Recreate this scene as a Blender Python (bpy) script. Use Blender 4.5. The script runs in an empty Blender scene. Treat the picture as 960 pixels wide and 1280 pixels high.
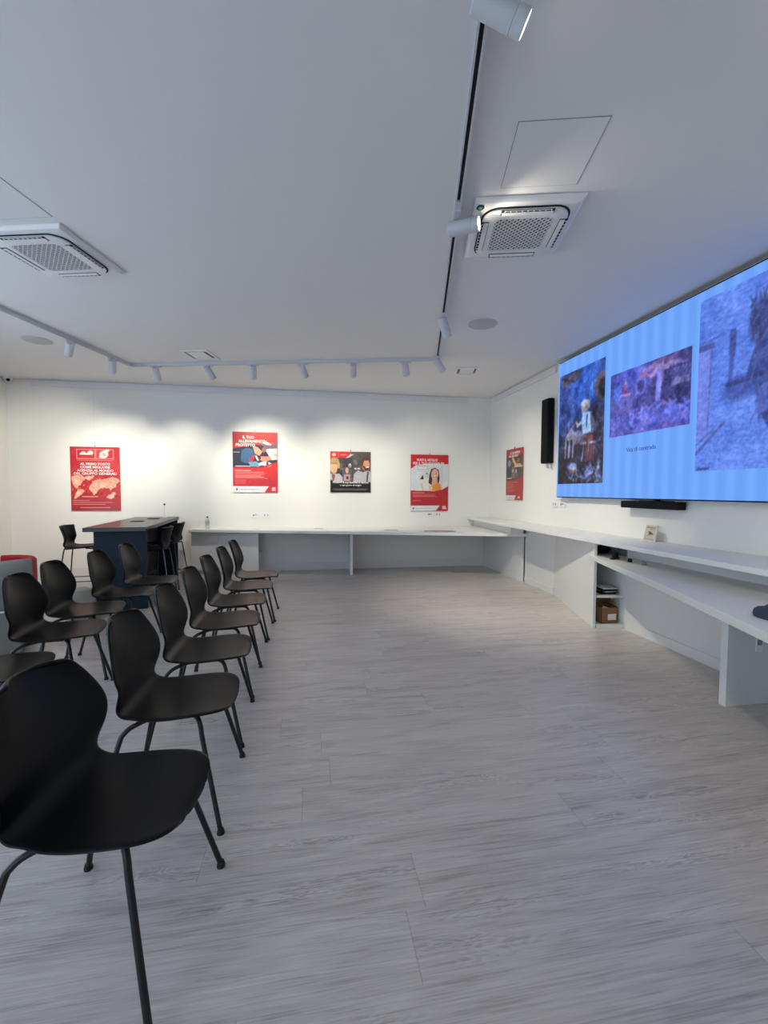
import bpy, bmesh, math, random
import numpy as np
from mathutils import Vector, Matrix
random.seed(4)
PI = math.pi
scene = bpy.context.scene
COL = scene.collection

# ------------------------------------------------------------------ measures
CAM_H = 1.32
YAW, PITCH, ROLL, FPX = 0.1686, 0.0470, 0.0041, 547.8
H = 2.972            # ceiling
RW, BW, LW, FW = 3.177, 7.417, -4.42, -2.6
TH = -0.2489         # lighting track / cassette grid is turned against the walls


def S(s, t):
    return (s * math.cos(TH) - t * math.sin(TH), s * math.sin(TH) + t * math.cos(TH))


# ------------------------------------------------------------------ materials
def lin(c):
    return tuple(x / 12.92 if x <= 0.04045 else ((x + 0.055) / 1.055) ** 2.4 for x in c)


def rgb(r, g, b):
    return lin((r / 255, g / 255, b / 255))


def mat(name, col, rough=0.5, metal=0.0, noise=0.0, nscale=40, bump=0.0, spec=0.5, emit=None, estr=1.0, trans=0.0, coat=0.0):
    m = bpy.data.materials.new(name)
    m.use_nodes = True
    nt = m.node_tree
    b = nt.nodes['Principled BSDF']
    b.inputs['Base Color'].default_value = (*col, 1)
    b.inputs['Roughness'].default_value = rough
    b.inputs['Metallic'].default_value = metal
    b.inputs['Specular IOR Level'].default_value = spec
    if trans:
        b.inputs['Transmission Weight'].default_value = trans
        b.inputs['IOR'].default_value = 1.25
    if coat:
        b.inputs['Coat Weight'].default_value = coat
    if emit:
        b.inputs['Emission Color'].default_value = (*emit, 1)
        b.inputs['Emission Strength'].default_value = estr
    if noise or bump:
        tc = nt.nodes.new('ShaderNodeTexCoord')
        n = nt.nodes.new('ShaderNodeTexNoise')
        n.inputs['Scale'].default_value = nscale
        n.inputs['Detail'].default_value = 6
        nt.links.new(tc.outputs['Object'], n.inputs['Vector'])
        if noise:
            mx = nt.nodes.new('ShaderNodeMix')
            mx.data_type = 'RGBA'
            mx.inputs['A'].default_value = (*[c * (1 - noise) for c in col], 1)
            mx.inputs['B'].default_value = (*[min(1, c * (1 + noise)) for c in col], 1)
            nt.links.new(n.outputs['Fac'], mx.inputs['Factor'])
            nt.links.new(mx.outputs['Result'], b.inputs['Base Color'])
        if bump:
            bp = nt.nodes.new('ShaderNodeBump')
            bp.inputs['Strength'].default_value = bump
            bp.inputs['Distance'].default_value = 0.002
            nt.links.new(n.outputs['Fac'], bp.inputs['Height'])
            nt.links.new(bp.outputs['Normal'], b.inputs['Normal'])
    return m


def floor_mat():
    m = bpy.data.materials.new('grey_oak_planks')
    m.use_nodes = True
    nt = m.node_tree
    N, L = nt.nodes, nt.links
    b = N['Principled BSDF']

    def math_(op, a, c=None):
        n = N.new('ShaderNodeMath')
        n.operation = op
        for i, v in enumerate((a, c)):
            if v is None:
                continue
            if isinstance(v, (int, float)):
                n.inputs[i].default_value = v
            else:
                L.new(v, n.inputs[i])
        return n.outputs[0]
    tc = N.new('ShaderNodeTexCoord')
    sx = N.new('ShaderNodeSeparateXYZ')
    L.new(tc.outputs['Object'], sx.inputs[0])
    U, V = sx.outputs[0], sx.outputs[1]
    PW, PL = 0.2125, 1.45
    rv = math_('DIVIDE', math_('SUBTRACT', V, 0.865), PW)
    row = math_('FLOOR', rv)
    fv = math_('FRACT', rv)
    wn = N.new('ShaderNodeTexWhiteNoise')
    wn.noise_dimensions = '1D'
    L.new(row, wn.inputs['W'])
    ru = math_('ADD', math_('DIVIDE', U, PL), math_('MULTIPLY', wn.outputs['Value'], 5.37))
    colm = math_('FLOOR', ru)
    fu = math_('FRACT', ru)
    wn2 = N.new('ShaderNodeTexWhiteNoise')
    wn2.noise_dimensions = '2D'
    cx = N.new('ShaderNodeCombineXYZ')
    L.new(row, cx.inputs[0])
    L.new(colm, cx.inputs[1])
    L.new(cx.outputs[0], wn2.inputs['Vector'])
    pid = wn2.outputs['Value']
    # grain coordinates, shifted per plank
    g = N.new('ShaderNodeCombineXYZ')
    L.new(math_('ADD', U, math_('MULTIPLY', pid, 37.0)), g.inputs[0])
    L.new(math_('ADD', math_('MULTIPLY', V, 7.0), math_('MULTIPLY', pid, 11.0)), g.inputs[1])
    n1 = N.new('ShaderNodeTexNoise')
    n1.inputs['Scale'].default_value = 2.2
    n1.inputs['Detail'].default_value = 5
    n1.inputs['Distortion'].default_value = 0.9
    L.new(g.outputs[0], n1.inputs['Vector'])
    g2 = N.new('ShaderNodeCombineXYZ')
    L.new(math_('MULTIPLY', U, 3.0), g2.inputs[0])
    L.new(math_('MULTIPLY', V, 95.0), g2.inputs[1])
    L.new(math_('MULTIPLY', pid, 9.0), g2.inputs[2])
    n2 = N.new('ShaderNodeTexNoise')
    n2.inputs['Scale'].default_value = 2.0
    n2.inputs['Detail'].default_value = 4
    L.new(g2.outputs[0], n2.inputs['Vector'])
    # cathedral rings: contour lines of the stretched noise
    rings = math_('SINE', math_('MULTIPLY', n1.outputs['Fac'], 95.0))
    msk = N.new('ShaderNodeMapRange')
    msk.inputs['From Min'].default_value = 0.54
    msk.inputs['From Max'].default_value = 0.66
    n3 = N.new('ShaderNodeTexNoise')
    n3.inputs['Scale'].default_value = 1.3
    n3.inputs['Detail'].default_value = 1
    L.new(g.outputs[0], n3.inputs['Vector'])
    L.new(n3.outputs['Fac'], msk.inputs['Value'])
    v = math_('ADD', math_('MULTIPLY', n1.outputs['Fac'], 0.38), math_('MULTIPLY', n2.outputs['Fac'], 0.50))
    v = math_('ADD', v, math_('MULTIPLY', math_('MULTIPLY', rings, msk.outputs['Result']), 0.085))
    v = math_('ADD', v, math_('MULTIPLY', math_('SUBTRACT', pid, 0.5), 0.05))
    # joints
    jv = math_('LESS_THAN', math_('MINIMUM', fv, math_('SUBTRACT', 1.0, fv)), 0.004)
    ju = math_('LESS_THAN', math_('MINIMUM', fu, math_('SUBTRACT', 1.0, fu)), 0.0009)
    j = math_('MAXIMUM', math_('MULTIPLY', jv, 0.35), ju)
    v = math_('SUBTRACT', v, math_('MULTIPLY', j, 0.14))
    cr = N.new('ShaderNodeValToRGB')
    cr.color_ramp.elements[0].position = 0.22
    cr.color_ramp.elements[0].color = (0.26, 0.230, 0.214, 1)
    cr.color_ramp.elements[1].position = 0.66
    cr.color_ramp.elements[1].color = (0.73, 0.675, 0.65, 1)
    e = cr.color_ramp.elements.new(0.42)
    e.color = (0.55, 0.502, 0.48, 1)
    L.new(v, cr.inputs[0])
    L.new(cr.outputs[0], b.inputs['Base Color'])
    b.inputs['Roughness'].default_value = 0.36
    b.inputs['Specular IOR Level'].default_value = 0.85
    bp = N.new('ShaderNodeBump')
    bp.inputs['Strength'].default_value = 0.15
    bp.inputs['Distance'].default_value = 0.002
    L.new(v, bp.inputs['Height'])
    L.new(bp.outputs[0], b.inputs['Normal'])
    return m


def paint_mat(name, emission=False, strength=1.0, rough=0.35):
    m = bpy.data.materials.new(name)
    m.use_nodes = True
    nt = m.node_tree
    b = nt.nodes['Principled BSDF']
    a = nt.nodes.new('ShaderNodeAttribute')
    a.attribute_name = 'paint'
    if emission:
        b.inputs['Base Color'].default_value = (0.01, 0.01, 0.012, 1)
        b.inputs['Roughness'].default_value = 0.6
        nt.links.new(a.outputs['Color'], b.inputs['Emission Color'])
        b.inputs['Emission Strength'].default_value = strength
    else:
        nt.links.new(a.outputs['Color'], b.inputs['Base Color'])
        b.inputs['Roughness'].default_value = rough
    return m


M = {}
M['wall'] = mat('white_wall_paint', (0.80, 0.80, 0.775), 0.9, noise=0.015, nscale=6, bump=0.05)
M['ceiling'] = mat('white_ceiling_paint', (0.74, 0.74, 0.745), 0.95, noise=0.012, nscale=5, bump=0.05)
M['trim'] = mat('white_rail', (0.72, 0.73, 0.75), 0.5, noise=0.02)
M['floor'] = floor_mat()
M['mesh_grey'] = mat('perforated_grey', (0.50, 0.50, 0.51), 0.7, noise=0.1, nscale=300)
M['duct'] = mat('duct_grey', (0.12, 0.115, 0.10), 0.7, noise=0.1)
M['white_lam'] = mat('white_laminate', (0.77, 0.775, 0.76), 0.38, noise=0.015, nscale=12)
M['white_side'] = mat('white_melamine', (0.74, 0.75, 0.745), 0.5, noise=0.015, nscale=12)
M['chair'] = mat('black_chair_plastic', (0.0022, 0.0022, 0.0025), 0.37, noise=0.1, nscale=350, bump=0.12, spec=0.21)
M['black_metal'] = mat('black_powder_coat', (0.004, 0.004, 0.005), 0.42, noise=0.1, nscale=90)
M['rubber'] = mat('black_rubber', (0.008, 0.008, 0.009), 0.7, noise=0.1)
M['stool'] = mat('black_stool_leather', (0.004, 0.004, 0.0045), 0.5, spec=0.2, noise=0.15, nscale=120, bump=0.1)
M['chrome'] = mat('chrome', (0.10, 0.10, 0.105), 0.25, metal=1.0, noise=0.03)
M['navy'] = mat('navy_lacquer', (0.010, 0.020, 0.033), 0.55, spec=0.2, noise=0.05, nscale=15)
M['navy_top'] = mat('dark_table_top', (0.030, 0.032, 0.036), 0.32, noise=0.08, nscale=20)
M['dark'] = mat('dark_recess', (0.006, 0.006, 0.007), 0.8, noise=0.1)
M['red'] = mat('red_upholstery', (0.50, 0.010, 0.022), 0.65, noise=0.08, nscale=150, bump=0.1)
M['grey_fab'] = mat('grey_fabric', (0.17, 0.175, 0.175), 0.95, noise=0.18, nscale=220, bump=0.25)
M['cushion'] = mat('light_grey_weave', (0.27, 0.26, 0.235), 0.95, noise=0.15, nscale=220, bump=0.25)
M['grey_fab2'] = mat('taupe_grey_fabric', (0.20, 0.185, 0.165), 0.95, noise=0.12, nscale=220, bump=0.25)
M['beige'] = mat('beige_fabric', (0.42, 0.39, 0.34), 0.9, noise=0.08, nscale=150, bump=0.1)
M['lampwhite'] = mat('white_lamp_housing', (0.56, 0.58, 0.61), 0.45, noise=0.01)
M['ac'] = mat('white_abs', (0.76, 0.77, 0.78), 0.45, noise=0.01)
M['speaker'] = mat('black_grille_cloth', (0.004, 0.004, 0.0045), 0.65, noise=0.3, nscale=500, spec=0.2)
M['socket'] = mat('white_socket', (0.82, 0.82, 0.82), 0.35, noise=0.01)
M['socket_hole'] = mat('socket_grey', (0.25, 0.25, 0.25), 0.5, noise=0.05)
M['card'] = mat('cardboard', (0.23, 0.125, 0.06), 0.85, noise=0.12, nscale=60)
M['brown'] = mat('brown_wood', (0.17, 0.085, 0.035), 0.6, noise=0.2, nscale=30)
M['paper'] = mat('white_paper', (0.74, 0.74, 0.73), 0.7, noise=0.03)
M['white_text'] = mat('white_print', (0.85, 0.84, 0.82), 0.5, noise=0.01)
M['dark_text'] = mat('dark_print', (0.05, 0.05, 0.06), 0.5, noise=0.01)
M['leaflet'] = mat('printed_leaflet', (0.45, 0.34, 0.33), 0.5, noise=0.35, nscale=60)
M['navy_cloth'] = mat('navy_cloth', (0.035, 0.05, 0.085), 0.9, noise=0.2, nscale=120, bump=0.2)
M['bottle'] = mat('clear_plastic', (0.86, 0.9, 0.92), 0.12, trans=0.75, noise=0.01)
M['water'] = mat('label_film', (0.45, 0.5, 0.52), 0.35, noise=0.05)
M['glassy'] = mat('clear_acrylic', (0.75, 0.77, 0.78), 0.2, noise=0.01)
M['lens'] = mat('lit_lens', (1, 0.95, 0.85), 0.4, emit=(1.0, 0.86, 0.66), estr=14)
M['lens_dim'] = mat('led_lens', (1, 0.95, 0.85), 0.4, emit=(1.0, 0.84, 0.62), estr=6)
M['ind'] = mat('indicator_green', (0.01, 0.05, 0.02), 0.3, emit=(0.0, 0.30, 0.06), estr=0.5)
M['poster_edge'] = mat('red_foam_board_edge', (0.62, 0.10, 0.09), 0.6, noise=0.05)
M['wire'] = mat('steel_wire', (0.55, 0.55, 0.53), 0.4, metal=0.6, noise=0.02)
M['print'] = paint_mat('printed_poster')
M['screen_print'] = paint_mat('screen_picture', True, 1.0)


def screen_bg():
    m = bpy.data.materials.new('lit_screen_blue')
    m.use_nodes = True
    nt = m.node_tree
    N, L = nt.nodes, nt.links
    b = N['Principled BSDF']
    b.inputs['Base Color'].default_value = (0.01, 0.01, 0.012, 1)
    b.inputs['Roughness'].default_value = 0.6
    tc = N.new('ShaderNodeTexCoord')
    w = N.new('ShaderNodeTexWave')
    w.wave_type = 'BANDS'
    w.bands_direction = 'X'
    w.inputs['Scale'].default_value = 2.05
    w.inputs['Distortion'].default_value = 0.6
    w.inputs['Detail Scale'].default_value = 0.25
    L.new(tc.outputs['Object'], w.inputs['Vector'])
    cr = N.new('ShaderNodeValToRGB')
    cr.color_ramp.elements[0].position = 0.25
    cr.color_ramp.elements[0].color = (*rgb(101, 157, 242), 1)
    cr.color_ramp.elements[1].position = 0.95
    cr.color_ramp.elements[1].color = (*rgb(111, 168, 252), 1)
    L.new(w.outputs['Color'], cr.inputs[0])
    L.new(cr.outputs[0], b.inputs['Emission Color'])
    b.inputs['Emission Strength'].default_value = 1.0
    return m


M['screen'] = screen_bg()
M['screen_text'] = mat('slide_caption_ink', (0.01, 0.01, 0.02), 0.6, emit=rgb(38, 60, 130), estr=1.0)


# ------------------------------------------------------------------ helpers
def link(o, parent=None):
    COL.objects.link(o)
    if parent:
        o.parent = parent
    return o


def tag(o, label=None, cat=None, group=None, kind=None):
    for k, v in (('label', label), ('category', cat), ('group', group), ('kind', kind)):
        if v:
            o[k] = v
    return o


def empty(name, loc, rz=0.0, label=None, cat=None, group=None):
    o = bpy.data.objects.new(name, None)
    o.empty_display_size = 0.1
    o.location = loc
    o.rotation_euler = (0, 0, rz)
    link(o)
    return tag(o, label, cat, group)


def obj(name, bm, m, parent=None, smooth=False, bevel=0.0, seg=2):
    if bevel:
        bmesh.ops.remove_doubles(bm, verts=bm.verts, dist=1e-6)
        ed = [e for e in bm.edges if len(e.link_faces) == 2 and e.calc_face_angle(0) > 0.5]
        bmesh.ops.bevel(bm, geom=ed, offset=bevel, segments=seg, profile=0.5, affect='EDGES', clamp_overlap=True)
    bmesh.ops.recalc_face_normals(bm, faces=bm.faces)
    me = bpy.data.meshes.new(name)
    bm.to_mesh(me)
    bm.free()
    me.materials.append(m)
    if smooth:
        for p in me.polygons:
            p.use_smooth = True
        me.set_sharp_from_angle(angle=0.7)
    return link(bpy.data.objects.new(name, me), parent)


def BM():
    return bmesh.new()


def box(bm, x0, x1, y0, y1, z0, z1):
    vs = [bm.verts.new((x, y, z)) for z in (z0, z1) for x, y in ((x0, y0), (x1, y0), (x1, y1), (x0, y1))]
    for f in ((3, 2, 1, 0), (4, 5, 6, 7), (0, 1, 5, 4), (1, 2, 6, 5), (2, 3, 7, 6), (3, 0, 4, 7)):
        bm.faces.new([vs[i] for i in f])
    return bm


def prism(bm, poly, z0, z1):
    a = [bm.verts.new((x, y, z0)) for x, y in poly]
    b = [bm.verts.new((x, y, z1)) for x, y in poly]
    n = len(poly)
    bm.faces.new(a[::-1])
    bm.faces.new(b)
    for i in range(n):
        bm.faces.new((a[i], a[(i + 1) % n], b[(i + 1) % n], b[i]))
    return bm


def loft(bm, rings, cap=True, closed=True):
    vs = [[bm.verts.new(p) for p in r] for r in rings]
    n = len(vs[0])
    for a, b in zip(vs, vs[1:]):
        for i in range(n if closed else n - 1):
            bm.faces.new((a[i], a[(i + 1) % n], b[(i + 1) % n], b[i]))
    if cap and closed:
        bm.faces.new(vs[0][::-1])
        bm.faces.new(vs[-1])
    return bm


def tube(bm, pts, r, seg=10):
    pts = [Vector(p) for p in pts]
    rings = []
    up = None
    for i, p in enumerate(pts):
        t = (pts[min(i + 1, len(pts) - 1)] - pts[max(i - 1, 0)]).normalized()
        if up is None:
            up = t.orthogonal().normalized()
        up = (up - t * up.dot(t)).normalized()
        w = t.cross(up)
        rr = r[i] if isinstance(r, (list, tuple)) else r
        rings.append([p + rr * (math.cos(2 * PI * k / seg) * up + math.sin(2 * PI * k / seg) * w) for k in range(seg)])
    return loft(bm, rings)


def curve_pts(pts, n=6):
    """Catmull-Rom through pts"""
    P = [Vector(p) for p in pts]
    P = [2 * P[0] - P[1]] + P + [2 * P[-1] - P[-2]]
    out = []
    for i in range(1, len(P) - 2):
        for k in range(n):
            t = k / n
            out.append(0.5 * (2 * P[i] + (P[i + 1] - P[i - 1]) * t + (2 * P[i - 1] - 5 * P[i] + 4 * P[i + 1] - P[i + 2]) * t * t + (3 * P[i] - P[i - 1] - 3 * P[i + 1] + P[i + 2]) * t ** 3))
    out.append(P[-2])
    return out


def lathe(bm, prof, seg=28, c=(0, 0, 0)):
    return loft(bm, [[(c[0] + r * math.cos(2 * PI * k / seg), c[1] + r * math.sin(2 * PI * k / seg), c[2] + z) for k in range(seg)] for r, z in prof])


def xform(bm, mtx):
    bmesh.ops.transform(bm, matrix=mtx, verts=bm.verts)
    return bm


def bake(o):
    dg = bpy.context.evaluated_depsgraph_get()
    me = bpy.data.meshes.new_from_object(o.evaluated_get(dg))
    o.modifiers.clear()
    o.data = me
    return o


def copy_tree(o, parent=None):
    c = o.copy()
    COL.objects.link(c)
    c.parent = parent
    for ch in list(o.children):
        copy_tree(ch, c)
    return c


def text(name, body, size, m, parent, loc, rot=(PI / 2, 0, 0), align='CENTER', bold=0.0, spacing=1.0, width=None):
    cu = bpy.data.curves.new(name, 'FONT')
    cu.body = body
    cu.size = size
    cu.align_x = align
    cu.align_y = 'CENTER'
    cu.offset = bold
    cu.extrude = 0.0004
    cu.space_line = 0.82
    cu.space_character = spacing
    cu.resolution_u = 2
    t = bpy.data.objects.new(name, cu)
    COL.objects.link(t)
    dg = bpy.context.evaluated_depsgraph_get()
    me = bpy.data.meshes.new_from_object(t.evaluated_get(dg))
    bpy.data.objects.remove(t)
    if width:
        xx = [v.co.x for v in me.vertices]
        mid, k = (max(xx) + min(xx)) / 2, width / (max(xx) - min(xx))
        for v in me.vertices:
            v.co.x = (v.co.x - mid) * k
    me.materials.clear()
    me.materials.append(m)
    o = bpy.data.objects.new(name, me)
    link(o, parent)
    o.location = loc
    o.rotation_euler = rot
    return o


# ------------------------------------------------------------------ raster painter for printed / displayed pictures
class Canvas:
    def __init__(s, w, h, bg):
        s.w, s.h = w, h
        s.a = np.ones((h, w, 3)) * np.array(bg) / 255.0
        s.X, s.Y = np.meshgrid((np.arange(w) + 0.5) / w, (np.arange(h) + 0.5) / h)   # y up
        s.rng = np.random.RandomState(w * 7 + h)

    def mix(s, mask, c, al=1.0):
        k = (np.clip(mask, 0, 1) * al)[..., None]
        s.a = s.a * (1 - k) + np.array(c) / 255.0 * k

    def soft(s, d, e):
        return np.clip(0.5 - d / e, 0, 1)

    def rect(s, x0, x1, y0, y1, c, al=1.0):
        s.mix(((s.X >= x0) & (s.X < x1) & (s.Y >= y0) & (s.Y < y1)).astype(float), c, al)

    def ell(s, cx, cy, rx, ry, c, al=1.0, rot=0.0, soft=0.25):
        dx, dy = (s.X - cx), (s.Y - cy)
        asp = s.h / s.w
        ca, sa = math.cos(rot), math.sin(rot)
        x, y = dx * ca + dy * asp * sa, -dx * sa + dy * asp * ca
        d = np.sqrt((x / rx) ** 2 + (y / (ry * asp)) ** 2) - 1
        s.mix(s.soft(d, soft), c, al)

    def poly(s, pts, c, al=1.0):
        inside = np.zeros(s.X.shape, bool)
        n = len(pts)
        for i in range(n):
            (x0, y0), (x1, y1) = pts[i], pts[(i + 1) % n]
            if y0 == y1:
                continue
            cond = ((y0 > s.Y) != (y1 > s.Y)) & (s.X < (x1 - x0) * (s.Y - y0) / (y1 - y0) + x0)
            inside ^= cond
        s.mix(inside.astype(float), c, al)

    def line(s, x0, y0, x1, y1, wd, c, al=1.0):
        asp = s.h / s.w
        px, py = s.X - x0, (s.Y - y0) * asp
        dx, dy = x1 - x0, (y1 - y0) * asp
        t = np.clip((px * dx + py * dy) / (dx * dx + dy * dy + 1e-9), 0, 1)
        d = np.hypot(px - t * dx, py - t * dy) - wd
        s.mix(s.soft(d, 1.2 / s.w), c, al)

    def vgrad(s, x0, x1, y0, y1, c0, c1, al=1.0):
        t = np.clip((s.Y - y0) / (y1 - y0), 0, 1)[..., None]
        c = np.array(c0) / 255.0 * (1 - t) + np.array(c1) / 255.0 * t
        k = (((s.X >= x0) & (s.X < x1) & (s.Y >= y0) & (s.Y < y1)).astype(float) * al)[..., None]
        s.a = s.a * (1 - k) + c * k

    def noise(s, amp, cells=(12, 12), mask=None, tint=(1, 1, 1), octaves=3):
        out = np.zeros((s.h, s.w))
        cx, cy = cells
        for o in range(octaves):
            g = s.rng.rand(int(cy) + 2, int(cx) + 2)
            xx, yy = s.X * cx, s.Y * cy
            xi, yi = xx.astype(int), yy.astype(int)
            fx, fy = xx - xi, yy - yi
            v = (g[yi, xi] * (1 - fx) + g[yi, xi + 1] * fx) * (1 - fy) + (g[yi + 1, xi] * (1 - fx) + g[yi + 1, xi + 1] * fx) * fy
            out += (v - 0.5) / 2 ** o
            cx, cy = cx * 2, cy * 2
        k = amp * out
        if mask is not None:
            k = k * mask
        s.a = np.clip(s.a + k[..., None] * np.array(tint), 0, 1)

    def strokes(s, n, box_, cols, ln, wd, ang=(0, PI), al=0.7):
        for _ in range(n):
            x = box_[0] + (box_[1] - box_[0]) * s.rng.rand()
            y = box_[2] + (box_[3] - box_[2]) * s.rng.rand()
            a = ang[0] + (ang[1] - ang[0]) * s.rng.rand()
            l = ln * (0.4 + s.rng.rand())
            s.line(x, y, x + l * math.cos(a), y + l * math.sin(a) * s.w / s.h, wd, cols[s.rng.randint(len(cols))], al)

    def rows(s, x0, x1, y0, y1, n, c, al=0.8, ragged=0.25):
        st = (y1 - y0) / n
        for i in range(n):
            xe = x1 - (x1 - x0) * ragged * s.rng.rand()
            s.rect(x0, xe, y0 + i * st + st * 0.25, y0 + i * st + st * 0.72, c, al)

    def blur(s, n=1):
        for _ in range(n):
            p = np.pad(s.a, ((1, 1), (1, 1), (0, 0)), 'edge')
            s.a = (p[:-2, 1:-1] + p[2:, 1:-1] + p[1:-1, :-2] + p[1:-1, 2:] + 2 * p[1:-1, 1:-1]) / 6

    def mesh(s, name, W, Hh, m, parent, y=0.0, zoff=0.0, loc=None, gain=1.0):
        """a flat picture W x Hh, centred in x, from z=zoff up, facing -y"""
        nx, ny = s.w, s.h
        xs = np.linspace(-W / 2, W / 2, nx)
        zs = np.linspace(zoff, zoff + Hh, ny)
        co = np.zeros((ny, nx, 3), np.float32)
        co[..., 0] = xs[None, :]
        co[..., 1] = y
        co[..., 2] = zs[:, None]
        idx = np.arange(nx * ny).reshape(ny, nx)
        q = np.stack([idx[:-1, :-1], idx[:-1, 1:], idx[1:, 1:], idx[1:, :-1]], -1).reshape(-1, 4)
        me = bpy.data.meshes.new(name)
        me.vertices.add(nx * ny)
        me.vertices.foreach_set('co', co.ravel())
        me.loops.add(q.size)
        me.loops.foreach_set('vertex_index', q.ravel().astype(np.int32))
        me.polygons.add(len(q))
        me.polygons.foreach_set('loop_start', np.arange(0, q.size, 4, dtype=np.int32))
        me.update(calc_edges=True)
        at = me.color_attributes.new('paint', 'FLOAT_COLOR', 'POINT')
        c = np.clip(s.a, 0, 1)
        c = np.where(c <= 0.04045, c / 12.92, ((c + 0.055) / 1.055) ** 2.4) * gain
        rgba = np.ones((ny, nx, 4), np.float32)
        rgba[..., :3] = c
        at.data.foreach_set('color', rgba.ravel())
        me.materials.append(m)
        o = bpy.data.objects.new(name, me)
        link(o, parent)
        if loc:
            o.location = loc
        return o


# ------------------------------------------------------------------ room shell
def struct(name, bm, m, bevel=0.0):
    return tag(obj(name, bm, m, bevel=bevel), kind='structure')


T = 0.15
struct('floor', box(BM(), LW - T, RW + T, FW - T, BW + T, -0.1, 0), M['floor'])
struct('ceiling', box(BM(), LW - T, RW + T, FW - T, BW + T, H, H + 0.1), M['ceiling'])
struct('wall_back', box(BM(), LW - T, RW + T, BW, BW + T, 0, H), M['wall'])
struct('wall_right', box(BM(), RW, RW + T, FW, BW, 0, H), M['wall'])
# street side on the left, beside and behind the camera: glazed shop front between posts
WV0, WV1 = 0.5, 4.6
bm = BM()
box(bm, LW - T, LW, FW, WV0, 0, H)
box(bm, LW - T, LW, WV1, BW, 0, H)
box(bm, LW - T, LW, WV0, WV1, 0, 0.10)
box(bm, LW - T, LW, WV0, WV1, 2.72, H)
struct('wall_left', bm, M['wall'])
bm = BM()
for k in range(5):
    y = WV0 + (WV1 - WV0 - 0.06) * k / 4
    box(bm, LW - 0.10, LW - 0.04, y, y + 0.06, 0.10, 2.72)
struct('window_1', bm, M['black_metal'])
# wall behind the camera with a glazed entrance on its left
DU0, DU1 = -3.6, -1.5
bm = BM()
box(bm, LW - T, DU0, FW - T, FW, 0, H)
box(bm, DU1, RW + T, FW - T, FW, 0, H)
box(bm, DU0, DU1, FW - T, FW, 2.4, H)
struct('wall_front', bm, M['wall'])

# baseboards
struct('baseboard_back', box(BM(), LW, -0.5 + 3.6, BW - 0.014, BW, 0, 0.13), M['white_side'], 0.003)
struct('baseboard_left', box(BM(), LW, LW + 0.014, FW, BW - 0.02, 0, 0.13), M['white_side'], 0.003)


# picture hanging rails near the ceiling
def rail(name, a, b_, axis):
    bm = BM()
    if axis == 'x':
        box(bm, a, b_, BW - 0.028, BW, 2.875, 2.945)
        box(bm, a, b_, BW - 0.034, BW - 0.024, 2.868, 2.880)
    else:
        box(bm, RW - 0.028, RW, a, b_, 2.875, 2.945)
        box(bm, RW - 0.034, RW - 0.024, a, b_, 2.868, 2.880)
    return struct(name, bm, M['trim'])


rail('trim_1', -4.08, 2.74, 'x')
rail('trim_2', 5.31, 7.24, 'y')

# ------------------------------------------------------------------ back desk along the wall
WT = 0.717
desk = empty('wall_desk', (0, 0, 0), label='long white wall desk under the four posters on the back wall', cat='desk')
poly = [(-1.86, BW - 0.004), (-1.86, 7.205), (3.056, 5.86), (3.10, 5.86), (3.172, BW - 0.004)]
bm = prism(BM(), poly, WT - 0.042, WT)
obj('worktop', bm, M['white_lam'], desk, bevel=0.003)
bm = prism(BM(), [(0.625, 6.84), (0.672, 6.828), (0.69, BW - 0.016), (0.645, BW - 0.016)], 0, WT - 0.042)
obj('support_panel', bm, M['white_side'], desk, bevel=0.002)
bm = prism(BM(), [(3.058, 5.955), (3.098, 5.955), (3.102, BW - 0.016), (3.064, BW - 0.016)], 0, WT - 0.042)
obj('support_panel', bm, M['white_side'], desk, bevel=0.002)


# cabinet under the left half of the desk: doors in front, open cubby on its right end
def fy(u):          # front line of the desk, set back
    return 7.205 - (u + 1.86) * (7.205 - 5.86) / (3.056 + 1.86) + 0.10


cab = empty('base_cabinet', (-1.3, 7.25, 0), label='white two-door base cabinet under the left end of the back desk', cat='cabinet')
cab.location = (0, 0, 0)
u0, u1 = -1.84, -0.785
bm = prism(BM(), [(u0, BW - 0.016), (u0, fy(u0) + 0.02), (u1 - 0.0, fy(u1) + 0.02), (u1, fy(u1) + 0.05), (u1 - 0.24, fy(u1) + 0.11), (u1 - 0.24, BW - 0.016)], 0.06, WT - 0.045)
obj('body', bm, M['white_side'], cab)
bm = prism(BM(), [(u0 + 0.01, BW - 0.016), (u0 + 0.01, fy(u0) + 0.06), (u1 - 0.02, fy(u1) + 0.06), (u1 - 0.02, BW - 0.016)], 0, 0.06)
obj('plinth', bm, M['white_side'], cab)
um = -1.42
for a, b_ in ((u0, um - 0.0015), (um + 0.0015, u1)):
    d = obj('door', prism(BM(), [(a, fy(a) + 0.018), (a, fy(a)), (b_, fy(b_)), (b_, fy(b_) + 0.018)], 0.065, WT - 0.05), M['white_lam'], cab, bevel=0.002)
bm = prism(BM(), [(u1 - 0.235, fy(u1) + 0.12), (u1, fy(u1) + 0.06), (u1 + 0.02, BW - 0.02), (u1 - 0.235, BW - 0.02)], 0.318, 0.336)
obj('shelf', bm, M['white_lam'], cab)

# ------------------------------------------------------------------ right-hand side: raised counter, cabinet, low desk
CT = 0.872


def cf(v):          # front edge of the raised counter
    return 2.585 + 0.0275 * (v - 1.0)


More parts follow.
